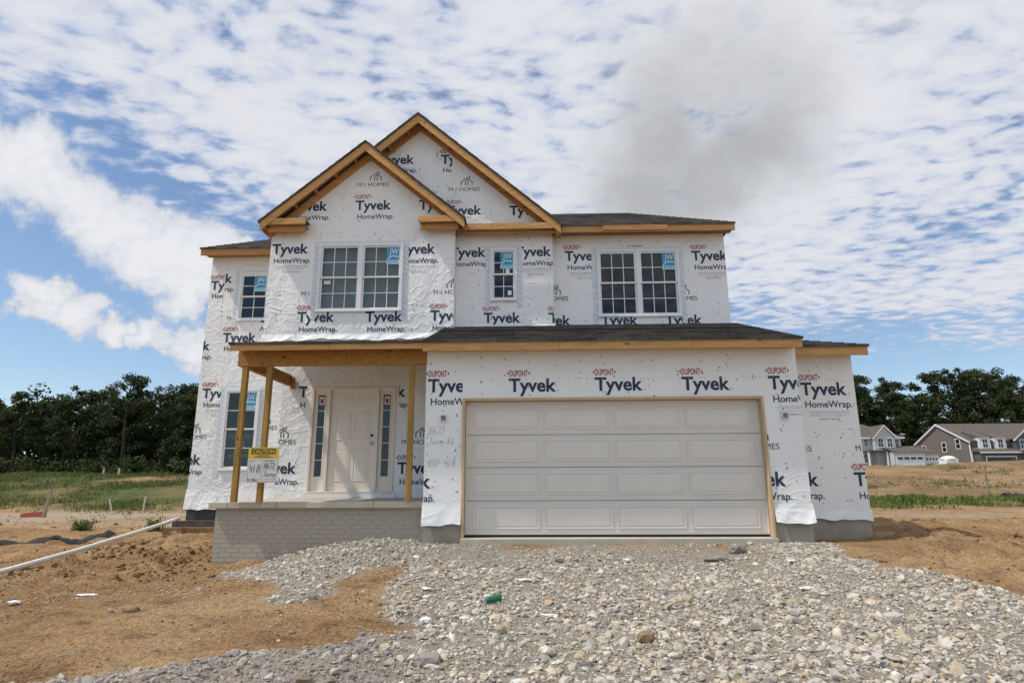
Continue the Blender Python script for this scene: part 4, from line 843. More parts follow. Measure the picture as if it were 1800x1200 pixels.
# ------------------------------------------------------------------ weeds and grass
def blades(cx, cy, h, n_per, spread, cols):
    n = len(cx)*n_per; i = np.repeat(np.arange(len(cx)), n_per); a = rng.uniform(0, 2*math.pi, n); r = rng.random(n)**.6*spread[i]
    x = cx[i]+np.cos(a)*r; y = cy[i]+np.sin(a)*r; z = ground_z(x, y); hh = h[i]*rng.uniform(.35, 1.15, n); b = rng.uniform(0, 2*math.pi, n); w = hh*rng.uniform(.025, .06, n); lean = rng.uniform(.1, .6, n)*hh
    dx, dy = np.cos(b), np.sin(b); px, py = -dy*w, dx*w
    V = np.stack([np.stack([x-px, y-py, z-.02], 1), np.stack([x+px, y+py, z-.02], 1), np.stack([x+px*1.4+dx*lean*.45, y+py*1.4+dy*lean*.45, z+hh*.6], 1), np.stack([x-px*1.4+dx*lean*.45, y-py*1.4+dy*lean*.45, z+hh*.6], 1), np.stack([x+dx*lean, y+dy*lean, z+hh], 1)], 1).reshape(-1, 3)
    o = np.arange(n)*5; F = np.concatenate([np.stack([o, o+1, o+2], 1), np.stack([o, o+2, o+3], 1), np.stack([o+3, o+2, o+4], 1)])
    c = cols[rng.choice(len(cols), len(cx))]*rng.uniform(.75, 1.25, (len(cx), 1)); c = c[i]*rng.uniform(.8, 1.2, (n, 1)); T = np.repeat(np.concatenate([c, np.ones((n, 1))], 1), 5, axis=0)
    return V, F, T
GREENS = np.array([(.075, .115, .022), (.10, .14, .035), (.055, .09, .02), (.13, .15, .05), (.17, .16, .07)])
BRIGHT = np.array([(.12, .18, .035), (.15, .205, .05), (.095, .15, .03), (.18, .195, .07), (.07, .115, .022)])
def leafy(x, y, rad, per, size, cols, hz):
    z = ground_z(x, y)+rng.random(len(x))*hz; V, F, T = leaf_cloud(np.stack([x, y, z], 1), rad, per, size); i = np.repeat(np.arange(len(x)), per*4)
    c = cols[rng.choice(len(cols), len(x))]*rng.uniform(.7, 1.25, (len(x), 1)); T[:, :3] = c[i]*np.repeat(rng.uniform(.7, 1.3, (len(x)*per, 1)), 4, axis=0); return V, F, T
def quads(F3): return np.concatenate([F3, F3[:, 2:3]], 1)
def mixed(name, x, y, h, n_per, spread, cols, per, leaf, label, cat):
    V1, F1, T1 = blades(x, y, h, n_per, spread, cols); tri = F1
    V2, F2, T2 = leafy(x, y, spread*.7, per, leaf, cols, .12); F2 = np.concatenate([F2[:, [0, 1, 2]], F2[:, [0, 2, 3]]])+len(V1)
    tag(obj(name, big_mesh(name, np.concatenate([V1, V2]), np.concatenate([tri, F2]), M_BLADE, np.concatenate([T1, T2]))), label, cat, kind='stuff')
x, y = scatter(24000, -60, -9, 15.0, 50, lambda x, y: sst(-.14, .14, fbm(x*.22, y*.3, 4)+.02)*np.maximum(sst(25.5, 28.5, y), .012*sst(15, 18, y))); mixed('weeds', x, y, rng.uniform(.05, .26, len(x)), 6, np.full(len(x), .42), GREENS, 20, .045, 'low green weeds covering the earth bank in front of the dark wood', 'weeds')
x, y = scatter(7500, 7, 34, 20, 42, lambda x, y: sst(20.5, 24.5, y)*sst(36, 29, y)*sst(-.12, .12, fbm(x*.4+4, y*.4, 4)+.03)); mixed('tall_grass', x, y, rng.uniform(.05, .36, len(x))*(.5+.8*vnoise(x*.6, y*.6)), 8, np.full(len(x), .36), BRIGHT, 18, .045, 'bright green grass strip growing on the bare field beside the garage', 'grass')
x, y = scatter(3000, 20, 110, 44, 120, lambda x, y: sst(-.05, .15, fbm(x*.12, y*.12, 4))); mixed('hillside_weeds', x, y, rng.uniform(.12, .4, len(x)), 8, np.full(len(x), .8), GREENS*1.1, 14, .10, 'sparse weeds dotted over the earth slope below the far houses', 'weeds')
WEED_AT = [(-12.4, 17.4, .32, 'tuft of green weed nearest the fallen orange sheet'), (-10.6, 17.5, .38, 'broad green weed growing beyond the black silt strip'), (-9.3, 19.6, .5, 'tall leafy weed on the sandy strip left of the house'), (-8.0, 19.0, .45, 'leafy weed standing closest to the left house corner')]
for wx, wy, wh, lab in WEED_AT:
    xx = wx+rng.normal(0, .13, 14); yy = wy+rng.normal(0, .13, 14); V1, F1, T1 = blades(xx, yy, rng.uniform(.4, 1, 14)*wh, 5, np.full(14, .12), GREENS*1.2)
    V2, F2, T2 = leafy(xx, yy, np.full(14, .14), 26, .04, GREENS*1.2, wh*.8); F2 = np.concatenate([F2[:, [0, 1, 2]], F2[:, [0, 2, 3]]])+len(V1)
    tag(obj('weed_plant', big_mesh('weed_plant', np.concatenate([V1, V2]), np.concatenate([F1, F2]), M_BLADE, np.concatenate([T1, T2]))), lab, 'weed', 'single weeds on the bare earth')

# ------------------------------------------------------------------ trees
def tree_proto(seed, H, crown_lo, width, clumps, per, leaf):
    r = random.Random(seed); b = MB(); tips = []
    top = Vector((r.uniform(-.4, .4), r.uniform(-.4, .4), H*.86)); tr = [Vector((0, 0, -.4)), Vector((r.uniform(-.2, .2), r.uniform(-.2, .2), H*.3)), Vector((r.uniform(-.35, .35), r.uniform(-.3, .3), H*.6)), top]
    b.tube(tr, [H*.021, H*.016, H*.010, .03], 8)
    for k in range(11):
        f = r.uniform(crown_lo, .9); base = tr[1].lerp(tr[2], (f-.3)/.3) if f < .6 else tr[2].lerp(tr[3], (f-.6)/.26 if f < .86 else 1.0)
        if f < .3: base = tr[0].lerp(tr[1], f/.3)
        a = r.uniform(0, 6.28)+k*2.4; reach = width*.5*r.uniform(.55, 1.0)*(1.15-abs(f-.55)); e = base+Vector((math.cos(a)*reach, math.sin(a)*reach, reach*r.uniform(.3, .9))); mid = base.lerp(e, .5)+Vector((0, 0, -.08*reach))
        b.tube([base, mid, e], [H*.007, H*.0045, .02], 6); tips += [e, mid.lerp(e, .5)]
    trunk = mesh('trunk', b.v, b.f, M_BARK, True); C = []
    for t in tips: C.append(tuple(t))
    while len(C) < clumps:
        th = r.uniform(0, 6.28); v = r.uniform(crown_lo, 1.0); u = (v-crown_lo)/(1-crown_lo); prof = math.sin(min(1, u*1.15+.12)*math.pi)**.6 if u < .8 else math.sqrt(max(0, 1-((u-.35)/.66)**2)); rr = width*.5*prof*math.sqrt(r.uniform(.25, 1)); C.append((math.cos(th)*rr, math.sin(th)*rr, H*v))
    C = np.array(C); V, F, T = leaf_cloud(C, rng.uniform(.55, 1.15, len(C))*width/8.5, per, leaf); return trunk, big_mesh('crown', V, F, M_LEAF, T)
PROTO = [tree_proto(1, 13, .25, 8.0, 120, 85, .20), tree_proto(2, 14, .38, 7.0, 95, 85, .20), tree_proto(3, 12, .15, 8.5, 130, 85, .20), tree_proto(4, 15, .48, 8.5, 62, 90, .20), tree_proto(5, 11, .08, 7.5, 120, 80, .20)]
def tree(p, x, y, s, rz, label, group=None, sz=1.0):
    t = empty('tree', (x, y, float(ground_z(np.array([float(x)]), np.array([float(y)]))[0])), label, 'tree', group)
    for nm, me in zip(('trunk', 'crown'), PROTO[p]):
        o = bpy.data.objects.new(nm, me); COL.objects.link(o); o.parent = t
    s *= .92 if x > 0 else .88; t.rotation_euler = (0, 0, rz); t.scale = (s, s, s*sz); return t
# wood beyond the weedy bank; (proto, x, y, size)
tree(3, -48.0, 72, .90, .4, 'tallest tree of the wood by the house, bare trunk and open crown'); tree(1, -60.5, 71, .80, 2.2, 'slim tree standing above its neighbours near the far end of the wood')
tree(1, -37.6, 75, 1.02, 1.1, 'dark tree of the wood whose crown touches the house wall')
LW = [(2, -66, 74, .86), (0, -56, 73, .80), (2, -52.5, 76, .92), (0, -43.0, 76, .98), (4, -40.5, 73, 1.0), (2, -34, 76, 1.02), (0, -70, 78, .85), (4, -63, 78, .98), (4, -49.5, 75, .98), (0, -58, 80, .98), (2, -46, 82, 1.1), (4, -54, 83, 1.12), (0, -38.5, 83, 1.1), (2, -75, 76, .9), (0, -30, 80, 1.1), (4, -25, 79, 1.15), (0, -80, 80, .9)]
for k, (p, x, y, s) in enumerate(LW): tree(p, x, y, s, k*1.7, 'dark leafy tree crowded into the wood behind the weedy bank', 'trees of the wood behind the weedy bank')
RW = [(2, 64, 149, 1.7), (0, 57, 150, 1.75), (4, 50, 148, 1.8), (2, 42, 150, 1.7), (0, 34, 151, 1.75), (4, 26, 149, 1.8), (2, 70, 147, 1.75), (0, 79, 150, 1.75), (1, 73, 146, 1.6), (0, 86, 148, 1.35), (4, 92, 146, 1.5), (0, 97, 150, 1.75), (1, 108, 152, 1.7), (4, 113, 146, 1.45), (1, 117, 154, 1.55), (3, 121, 156, 1.55), (2, 126, 150, 1.5), (0, 72, 152, 1.8), (4, 82, 156, 1.75), (0, 92, 158, 1.7), (2, 112, 158, 1.5), (4, 132, 152, 1.6), (0, 66, 152, 1.8)]
tree(2, 104.5, 147, 1.88, .7, 'broadest tree of the rise, its crown above the taupe house ridge'); tree(4, 75.5, 148, 1.70, 1.9, 'tree of the rise showing just beside the garage wall')
for k, (p, x, y, s) in enumerate(RW): tree(p, x, y, s, k*2.1, 'tall dark tree on the wooded rise behind the far houses', 'trees on the rise behind the far houses')
def wood_mass(name, x0, x1, y0, y1, h, n, label):
    x = rng.uniform(x0, x1, n); y = rng.uniform(y0, y1, n); z = ground_z(x, y)+rng.random(n)**1.3*h*(.75+.5*vnoise(x*.15, y*.15)); V, F, T = leaf_cloud(np.stack([x, y, z], 1), rng.uniform(1.2, 2.4, n), 40, .42); T[:, :3] *= .7  # leaf colour darkened to carry the deep shade inside the wood
    tag(obj(name, big_mesh(name, V, F, M_LEAF, T)), label, 'wood', kind='stuff')
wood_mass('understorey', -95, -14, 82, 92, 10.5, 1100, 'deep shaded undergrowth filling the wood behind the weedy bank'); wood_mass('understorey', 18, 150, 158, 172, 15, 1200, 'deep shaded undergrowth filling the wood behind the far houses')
x, y = scatter(700, -85, -15, 66, 76, lambda x, y: .6+0*x); V, F, T = leaf_cloud(np.stack([x, y, ground_z(x, y)+rng.uniform(.2, 2.2, len(x))], 1), rng.uniform(.6, 1.2, len(x)), 40, .22); tag(obj('bushes', big_mesh('bushes', V, F, M_LEAF, T)), 'dark bushes along the foot of the wood', 'bushes', kind='stuff')

# ------------------------------------------------------------------ far houses on the rise
M_SIDEW = mat('pale_grey_siding', (.50, .50, .50), .7); M_SIDET = mat('taupe_siding', (.165, .14, .12), .75); M_SIDED = mat('charcoal_siding', (.10, .098, .10), .75); M_TRIM = mat('white_trim', (.74, .74, .73), .5); M_FROOF = mat('brown_shingle', (.105, .085, .07), .9, var=.2, scale=1.5)
M_DGLASS = mat('dark_glazing', (.015, .018, .022), .08)
def far_window(x, z, w, h, Y, parent, face='y'):
    f = MB(); t = .13
    if face == 'y':
        f.box(x-w/2-t, x+w/2+t, Y-.07, Y-.005, z-t, z).box(x-w/2-t, x+w/2+t, Y-.07, Y-.005, z+h, z+h+t).box(x-w/2-t, x-w/2, Y-.07, Y-.005, z, z+h).box(x+w/2, x+w/2+t, Y-.07, Y-.005, z, z+h).box(x-w/2, x+w/2, Y-.06, Y-.005, z+h/2-.04, z+h/2+.04).box(x-.03, x+.03, Y-.055, Y-.006, z, z+h/2-.04).box(x-.03, x+.03, Y-.055, Y-.006, z+h/2+.04, z+h)
        o = f.build('window', M_TRIM, parent); MB().box(x-w/2, x+w/2, Y-.03, Y-.004, z, z+h).build('pane', M_DGLASS, o)
    else:
        f.box(Y-.07, Y-.005, x-w/2-t, x+w/2+t, z-t, z).box(Y-.07, Y-.005, x-w/2-t, x+w/2+t, z+h, z+h+t).box(Y-.07, Y-.005, x-w/2-t, x-w/2, z, z+h).box(Y-.07, Y-.005, x+w/2, x+w/2+t, z, z+h).box(Y-.06, Y-.005, x-w/2, x+w/2, z+h/2-.04, z+h/2+.04)
        o = f.build('window', M_TRIM, parent); MB().box(Y-.03, Y-.004, x-w/2, x+w/2, z, z+h).build('pane', M_DGLASS, o)
def far_garage(x0, x1, z0, z1, Y, parent, lit=True):
    o = MB().box(x0-.18, x0, Y-.08, Y-.004, z0, z1+.18).box(x1, x1+.18, Y-.08, Y-.004, z0, z1+.18).box(x0, x1, Y-.08, Y-.004, z1, z1+.18).build('garage_door', M_TRIM, parent)
    if lit:
        MB().box(x0, x1, Y-.04, Y-.004, z0, z1).build('door_leaf', M_TRIM, o); n = 4; w = (x1-x0)/n
        for k in range(n): MB().box(x0+k*w+.12, x0+(k+1)*w-.12, Y-.055, Y-.041, z1-.55, z1-.15).build('pane', M_DGLASS, o)
    else: MB().box(x0, x1, Y-.04, Y-.004, z0, z1).build('door_leaf', M_DGLASS, o)  # unlit door: its shade is put into a near-black leaf colour
def gz(x, y): return float(ground_z(np.array([float(x)]), np.array([float(y)]))[0])
def roof_x(x0, x1, y0, y1, z, yr, zr, parent, m=M_FROOF, hip0=0, hip1=0, t=.25):
    """roof with its ridge along x; hip0, hip1: how far the ridge stops short"""
    b = MB(); P = [(x0, y0, z), (x1, y0, z), (x1, y1, z), (x0, y1, z), (x0+hip0, yr, zr), (x1-hip1, yr, zr)]
    b.poly(P, [(0, 1, 5, 4), (1, 2, 5), (2, 3, 4, 5), (3, 0, 4), (3, 2, 1, 0)]); o = b.build('roof', m, parent)
    MB().box(x0, x1, y0-.04, y0+.04, z-.28, z-.003).build('gutter', M_TRIM, o); return o
A = empty('neighbour_house', (65, 118, 3.5), 'pale grey house with small front gable partly hidden by the wrapped house', 'house', 'finished houses on the rise')
za = 3.45
MB().box(54.5, 67.2, 115, 125, 2.0, za+5.15).build('wall', M_SIDEW, A); roof_x(54, 67.7, 114.5, 125.5, za+5.15, 120, za+8.0, A, hip0=4, hip1=4.5)
MB().prism([(61.9, za), (65.5, za), (65.5, za+5.1), (63.7, za+7.0), (61.9, za+5.1)], 113.8, 115.2).build('front_gable', M_SIDEW, A)
for s in (-1, 1): p = [(63.7, za+7.35), (63.7+s*2.15, za+5.05), (63.7+s*2.15, za+4.75), (63.7, za+7.05)]; MB().prism(p if s < 0 else p[::-1], 113.5, 113.75).build('gable_trim', M_TRIM, A)
b = MB(); b.poly([(61.55, 113.5, za+5.05), (63.7, 113.5, za+7.36), (65.85, 113.5, za+5.05), (61.55, 119, za+5.05), (63.7, 119, za+7.36), (65.85, 119, za+5.05)], [(0, 1, 4, 3), (1, 2, 5, 4)]); b.build('roof', M_FROOF, A)
for x in (62.9, 64.5): far_window(x, za+3.4, .85, 1.45, 113.8, A)
for x in (60.9, 66.4): far_window(x, za+3.6, .6, 1.2, 115, A)
MB().box(63.4, 68.9, 111.2, 114.9, 2.0, za+2.45).build('garage_wall', M_SIDEW, A); MB().box(68.95, 71.9, 112.2, 117, 2.0, za+2.3).build('garage_wall', M_SIDEW, A)
b = MB(); b.poly([(63.1, 110.8, za+2.45), (69.2, 110.8, za+2.45), (69.2, 115, za+3.6), (63.1, 115, za+3.6)], [(0, 1, 2, 3)]).poly([(69.2, 110.8, za+2.45), (69.2, 115, za+2.45), (69.2, 115, za+3.6)], [(0, 1, 2)]); b.poly([(68.9, 111.8, za+2.3), (72.3, 111.8, za+2.3), (70.9, 115.5, za+3.3), (68.9, 115.5, za+3.3)], [(0, 1, 2, 3)]); b.poly([(72.3, 111.8, za+2.3), (72.3, 117, za+2.3), (70.9, 115.5, za+3.3)], [(0, 1, 2)]); b.build('roof', M_FROOF, A)
far_garage(63.9, 68.4, za-.1, za+1.6, 111.2, A); far_garage(69.4, 71.5, za-.1, za+1.5, 112.2, A)
MB().box(59.5, 63.3, 112.2, 114.9, za+2.5, za+2.75).build('porch_roof', M_FROOF, A)
for x in (59.8, 63.0): MB().box(x-.12, x+.12, 112.3, 112.55, 2.5, za+2.5).build('porch_post', M_TRIM, A)
far_window(60.7, za+.7, .8, 1.4, 115, A)
B = empty('neighbour_house', (82, 116, 3.6), 'taupe house with broad side gable and two dormers over the garage', 'house', 'finished houses on the rise')
zb = 3.45; xB = 76.1; xE = 92
MB().prism_x([(110.4, 2.0), (125, 2.0), (125, zb+4.6), (118.2, zb+7.55), (110.4, zb+4.2)], xB, xE).build('wall', M_SIDET, B)
b = MB(); b.poly([(xB-.3, 110, zb+4.1), (xE+.3, 110, zb+4.1), (xE+.3, 118.2, zb+7.8), (xB-.3, 118.2, zb+7.8)], [(0, 1, 2, 3)]).poly([(xB-.3, 125.5, zb+4.45), (xE+.3, 125.5, zb+4.45), (xE+.3, 118.2, zb+7.8), (xB-.3, 118.2, zb+7.8)], [(3, 2, 1, 0)]); b.build('roof', M_FROOF, B)
MB().prism_x([(110, zb+3.8), (110, zb+4.08), (118.2, zb+7.78), (125.5, zb+4.43), (125.5, zb+4.13), (118.2, zb+7.45)], xB-.35, xB-.02).build('gable_trim', M_TRIM, B)
MB().box(xB-.06, xB+.2, 110.2, 110.45, 2.2, zb+3.9).build('corner_trim', M_TRIM, B); MB().box(xB-.06, xB+.2, 124.9, 125.06, 2.2, zb+4.4).build('corner_trim', M_TRIM, B)
for y, z, w, h in ((122.9, zb+2.6, .9, 1.3), (117.0, zb+2.6, 1.0, 1.6), (113.2, zb+3.0, 1.0, 1.6), (121.4, zb+.3, .7, .6), (120.0, zb+.3, .7, .6)): far_window(y, z, w, h, xB, B, 'x')
MB().box(xB+.4, 84.6, 108.6, 110.38, 2.0, zb+2.2).build('garage_wall', M_SIDED, B); b = MB(); b.poly([(xB+.1, 108.2, zb+2.2), (85, 108.2, zb+2.2), (85, 110.6, zb+3.1), (xB+.1, 110.6, zb+3.1)], [(0, 1, 2, 3)]).poly([(xB+.1, 108.2, zb+2.2), (xB+.1, 110.6, zb+3.1), (xB+.1, 110.6, zb+2.2)], [(0, 1, 2)]); b.build('roof', M_FROOF, B)
MB().box(xB+.1, 85, 108.14, 108.24, zb+1.95, zb+2.19).build('gutter', M_TRIM, B)
far_garage(77.4, 82.2, zb-.2, zb+1.3, 108.6, B, False)
MB().box(xB+.02, 92, 110.2, 110.39, zb+2.4, zb+4.1).build('upper_wall', M_SIDED, B)
for x in (78.3, 80.9):
    MB().box(x-.95, x+.95, 109.7, 112.5, zb+2.55, zb+4.75).build('dormer', M_TRIM, B); far_window(x, zb+2.95, .8, 1.4, 109.7, B)
    b = MB(); b.poly([(x-1.1, 109.5, zb+4.76), (x+1.1, 109.5, zb+4.76), (x+1.1, 113.5, zb+6.0), (x-1.1, 113.5, zb+6.0)], [(0, 1, 2, 3)]).poly([(x-1.1, 109.5, zb+4.76), (x-1.1, 113.5, zb+6.0), (x-1.1, 113.5, zb+4.76)], [(0, 1, 2)]).build('dormer_roof', M_FROOF, B)
MB().prism([(83.2, zb), (89, zb), (89, zb+4.3), (86.1, zb+6.7), (83.2, zb+4.3)], 109.2, 112).build('front_gable', M_SIDED, B)
for s in (-1, 1): p = [(86.1, zb+7.15), (86.1+s*3.3, zb+4.35), (86.1+s*3.3, zb+4.0), (86.1, zb+6.8)]; MB().prism(p if s < 0 else p[::-1], 108.9, 109.18).build('gable_trim', M_TRIM, B)
b = MB(); b.poly([(82.8, 108.9, zb+4.36), (86.1, 108.9, zb+7.16), (89.4, 108.9, zb+4.36), (82.8, 117, zb+4.36), (86.1, 117, zb+7.16), (89.4, 117, zb+4.36)], [(0, 1, 4, 3), (1, 2, 5, 4)]); b.build('roof', M_FROOF, B)
for x in (84.3, 86.2, 88): far_window(x, zb+2.7, .85, 1.45, 109.2, B)
MB().box(83.0, 89.2, 107.2, 109.19, zb+2.1, zb+2.35).build('porch_roof', M_FROOF, B)
for x in (83.3, 86.1, 88.9): MB().box(x-.14, x+.14, 107.3, 107.6, 2.4, zb+2.1).build('porch_post', M_TRIM, B)
# white dome-roofed hut beside the taupe house
hx, hy = 68.6, 105.0; hz = gz(hx, hy); t = empty('site_hut', (hx, hy, hz), 'small white dome roofed hut beside the taupe house', 'hut')
MB().box(hx-1.0, hx+1.0, hy-1.0, hy+1.0, hz-.5, hz+1.0).build('hut_body', M_TRIM, t, bevel=.08)
v = []; f = []
for j in range(5):
    a = j/4*math.pi/2
    for k in range(16): q = 2*math.pi*k/16; v.append((hx+1.15*math.cos(a)*math.cos(q), hy+1.15*math.cos(a)*math.sin(q), hz+1.0+.55*math.sin(a)))
for j in range(4):
    for k in range(16): f.append((j*16+k, j*16+(k+1) % 16, j*16+16+(k+1) % 16, j*16+16+k))
obj('hut_roof', mesh('hut_roof', v, f, M_TRIM, True), t)

# ------------------------------------------------------------------ things on the site
M_PVC = mat('white_pvc', (.76, .755, .73), .4, var=.06, scale=3); M_SILT = mat('black_silt_fabric', (.02, .02, .021), .8, var=.4, scale=8, bump=.5, bscale=15, dist=.03); M_ORANGE = mat('orange_plastic', (.40, .075, .035), .5, var=.2, scale=3)
M_STAKE = mat('weathered_stake', (.30, .25, .19), .85, var=.3, scale=6, stretch=(4, 4, .6)); M_STAKEW = mat('pale_stake', (.55, .50, .42), .8); M_GREEN = mat('green_can', (.01, .16, .085), .35, metal=.3); M_BIN = mat('dark_green_bin', (.012, .035, .028), .5); M_YELLOW = mat('yellow_paint', (.55, .33, .02), .5)
def along(pts, r, lift=0.0, seg=6):
    out = []
    for i in range(len(pts)-1):
        for k in range(seg): out.append(Vector(pts[i]).lerp(Vector(pts[i+1]), k/seg))
    return out+[Vector(pts[-1])]
pp = [(-6.9, 5.6, -.40), (-7.05, 7.2, -.36), (-7.26, 8.66, -.31), (-7.42, 10.3, -.20), (-7.52, 12.0, -.04), (-7.56, 13.45, .13)]
tag(MB().tube(along(pp, 0), .036, 14).build('drain_pipe', M_PVC, None, True), 'long white plastic pipe running over the dirt to the house corner', 'pipe')
def ribbon_on_ground(pts, w, h, seed):
    r = random.Random(seed); P = along([(x, y, 0) for x, y in pts], 0, seg=10); v = []; f = []
    for i, p in enumerate(P):
        d = (P[min(i+1, len(P)-1)]-P[max(i-1, 0)]).normalized(); s = Vector((-d.y, d.x, 0))
        for k, (u, zz) in enumerate(((-1, -.01), (-.6, .5), (0, 1), (.5, .7), (1, -.01))):
            q = p+s*u*w*(.8+.4*r.random()); v.append((q.x, q.y, gz(q.x, q.y)+zz*h*r.uniform(.5, 1.2)))
        if i:
            for k in range(4): a = (i-1)*5+k; f.append((a, a+1, a+6, a+5))
    return v, f
v, f = ribbon_on_ground([(-13.2, 11.6), (-10.9, 12.8), (-10.4, 13.8), (-9.9, 14.9)], .14, .10, 3); tag(obj('silt_strip', mesh('silt_strip', v, f, M_SILT, True)), 'crumpled black silt fence fabric half buried in the dirt beside the pipe', 'fabric')
v, f = ribbon_on_ground([(16.0, 33), (18.5, 34.2), (21.5, 35.4)], .25, .16, 4); tag(obj('silt_strip', mesh('silt_strip', v, f, M_SILT, True)), 'dark strip of silt fabric lying behind the bright green grass', 'fabric')
t = empty('barrier_panel', (-19.8, 24.9, gz(-19.8, 24.9)), 'fallen orange red plastic barrier leaning on a grey post at the weeds', 'barrier'); z0 = gz(-19.8, 24.9)
b = MB(); b.prism([(-20.45, z0+.0), (-19.48, z0+.02), (-19.45, z0+.22), (-19.9, z0+.20), (-20.4, z0+.15)], 24.86, 24.92); b.build('barrier_sheet', M_ORANGE, t)
b = MB(); b.poly([(-19.50, 24.8, z0-.1), (-19.40, 24.8, z0-.1), (-19.40, 24.9, z0-.1), (-19.50, 24.9, z0-.1), (-19.36, 24.8, z0+1.05), (-19.27, 24.8, z0+1.08), (-19.27, 24.9, z0+1.08), (-19.36, 24.9, z0+1.05)], [(3, 2, 1, 0), (4, 5, 6, 7), (0, 1, 5, 4), (1, 2, 6, 5), (2, 3, 7, 6), (3, 0, 4, 7)]); b.build('post', M_STAKE, t)
def stake(x, y, h, lean, lab, top=None, w=.05, m=None):
    z = gz(x, y); t = empty('survey_stake', (x, y, z), lab, 'stake', 'stakes marking the site'); b = MB()
    b.poly([(x-w/2, y-w/2, z-.15), (x+w/2, y-w/2, z-.15), (x+w/2, y+w/2, z-.15), (x-w/2, y+w/2, z-.15), (x-w/2+lean, y-w/2, z+h), (x+w/2+lean, y-w/2, z+h), (x+w/2+lean, y+w/2, z+h), (x-w/2+lean, y+w/2, z+h)], [(3, 2, 1, 0), (4, 5, 6, 7), (0, 1, 5, 4), (1, 2, 6, 5), (2, 3, 7, 6), (3, 0, 4, 7)]); b.build('stake_shaft', m or M_STAKEW, t)
    if top: MB().box(x+lean-w*.65, x+lean+w*.65, y-w*.65, y+w*.65, z+h-.14, z+h+.03).build('stake_flag', top, t)
stake(-17.4, 26.0, .62, -.25, 'pale stick leaning in the weeds right of the orange barrier', w=.045); stake(-16.3, 26.2, .72, .05, 'thin upright stake in the weeds before the bank', w=.045)
stake(-33.0, 47.5, .62, .0, 'red topped stake on the bank, leftmost of three', M_ORANGE, .1); stake(-31.8, 47.5, .55, .0, 'stake on the bank just right of the leftmost red topped one', None, .1); stake(-23.6, 46.5, .75, .0, 'red topped stake on the bank nearest the wrapped house', M_ORANGE, .12)
stake(25.9, 36.7, 1.5, .02, 'tall pale post standing by the dark bin in the field', None, .09, M_STAKE)
bx, by = 28.1, 34.6; z = gz(bx, by); t = empty('site_bin', (bx, by, z), 'dark green bin with yellow lifting arms at the edge of the field', 'bin')
b = MB(); b.poly([(bx-1.0, by-.8, z), (bx+1.3, by-.8, z), (bx+1.3, by+.8, z), (bx-1.0, by+.8, z), (bx-.7, by-.8, z+.95), (bx+1.3, by-.8, z+.95), (bx+1.3, by+.8, z+.95), (bx-.7, by+.8, z+.95)], [(3, 2, 1, 0), (0, 1, 5, 4), (1, 2, 6, 5), (2, 3, 7, 6), (3, 0, 4, 7), (4, 5, 6, 7)]); b.build('bin_body', M_BIN, t, bevel=.04)
MB().box(bx-1.15, bx-.90, by-.5, by+.5, z+.55, z+.85).build('lifting_arm', M_YELLOW, t, bevel=.03)
v, f = ribbon_on_ground([(24.7, 33.9), (26.0, 34.2), (27.0, 33.9)], .4, .3, 6); tag(obj('tarpaulin', mesh('tarpaulin', v, f, M_SILT, True)), 'crumpled black sheet on the ground before the dark bin', 'tarpaulin')
# single stones and rubbish that stand out
def rock(name, x, y, sx, sy, sz_, col, lab, cat, seed, rz=0.0, rough=.10, sub=2, m=None, lift=.3):
    bm = bmesh.new(); bmesh.ops.create_icosphere(bm, subdivisions=sub, radius=1.0); r = random.Random(seed); off = Vector((r.random()*9, r.random()*9, r.random()*9))
    from mathutils import noise as nz
    for v_ in bm.verts:
        p = v_.co.copy(); q = max(abs(p.x), abs(p.y), abs(p.z)); p = p/(q**.45); p *= 1+rough*3*nz.noise(p*1.3+off)+rough*nz.noise(p*3+off); v_.co = Vector((p.x*sx/2, p.y*sy/2, p.z*sz_/2))
    bmesh.ops.rotate(bm, verts=bm.verts[:], matrix=Matrix.Rotation(rz, 3, 'Z')); me = bpy.data.meshes.new(name); bm.to_mesh(me); bm.free(); me.materials.append(m or mat(name+'_face', col, .9, var=.25, scale=12, bump=.4, bscale=40))
    o = obj(name, me, None, (x, y, gz(x, y)+sz_*lift)); tag(o, lab, cat); return o
rock('concrete_chunk', 2.42, 8.75, .42, .18, .11, (.26, .235, .205), 'long grey concrete chunk lying on fine gravel before the garage door', 'rubble', 1, .1)
rock('boulder', .89, 5.27, .14, .11, .10, (.27, .185, .10), 'brown rock amid the pale gravel near the bottom middle', 'rock', 2, .5)
rock('boulder', -.28, 5.58, .12, .10, .08, (.38, .31, .21), 'tan rounded rock in the gravel below the green can', 'rock', 3, .9)
rock('boulder', 3.15, 5.9, .16, .12, .10, (.50, .47, .41), 'pale angular rock in the gravel toward the right of the drive', 'rock', 4, .2)
rock('boulder', -3.97, 6.38, .15, .11, .08, (.27, .19, .12), 'brown rock alone on the sandy dirt in the foreground', 'rock', 5, .3)
rock('boulder', 2.95, 9.35, .30, .16, .13, (.25, .23, .21), 'dark lump of rubble at the sill just right of the long chunk', 'rock', 7, .4)
rock('boulder', -.75, 4.8, .17, .13, .10, (.30, .27, .235), 'grey clod of stone on the crest of the gravel heap', 'rock', 8, .2)
M_WHITE = mat('white_scrap', (.76, .75, .72), .6, var=.08, scale=20)
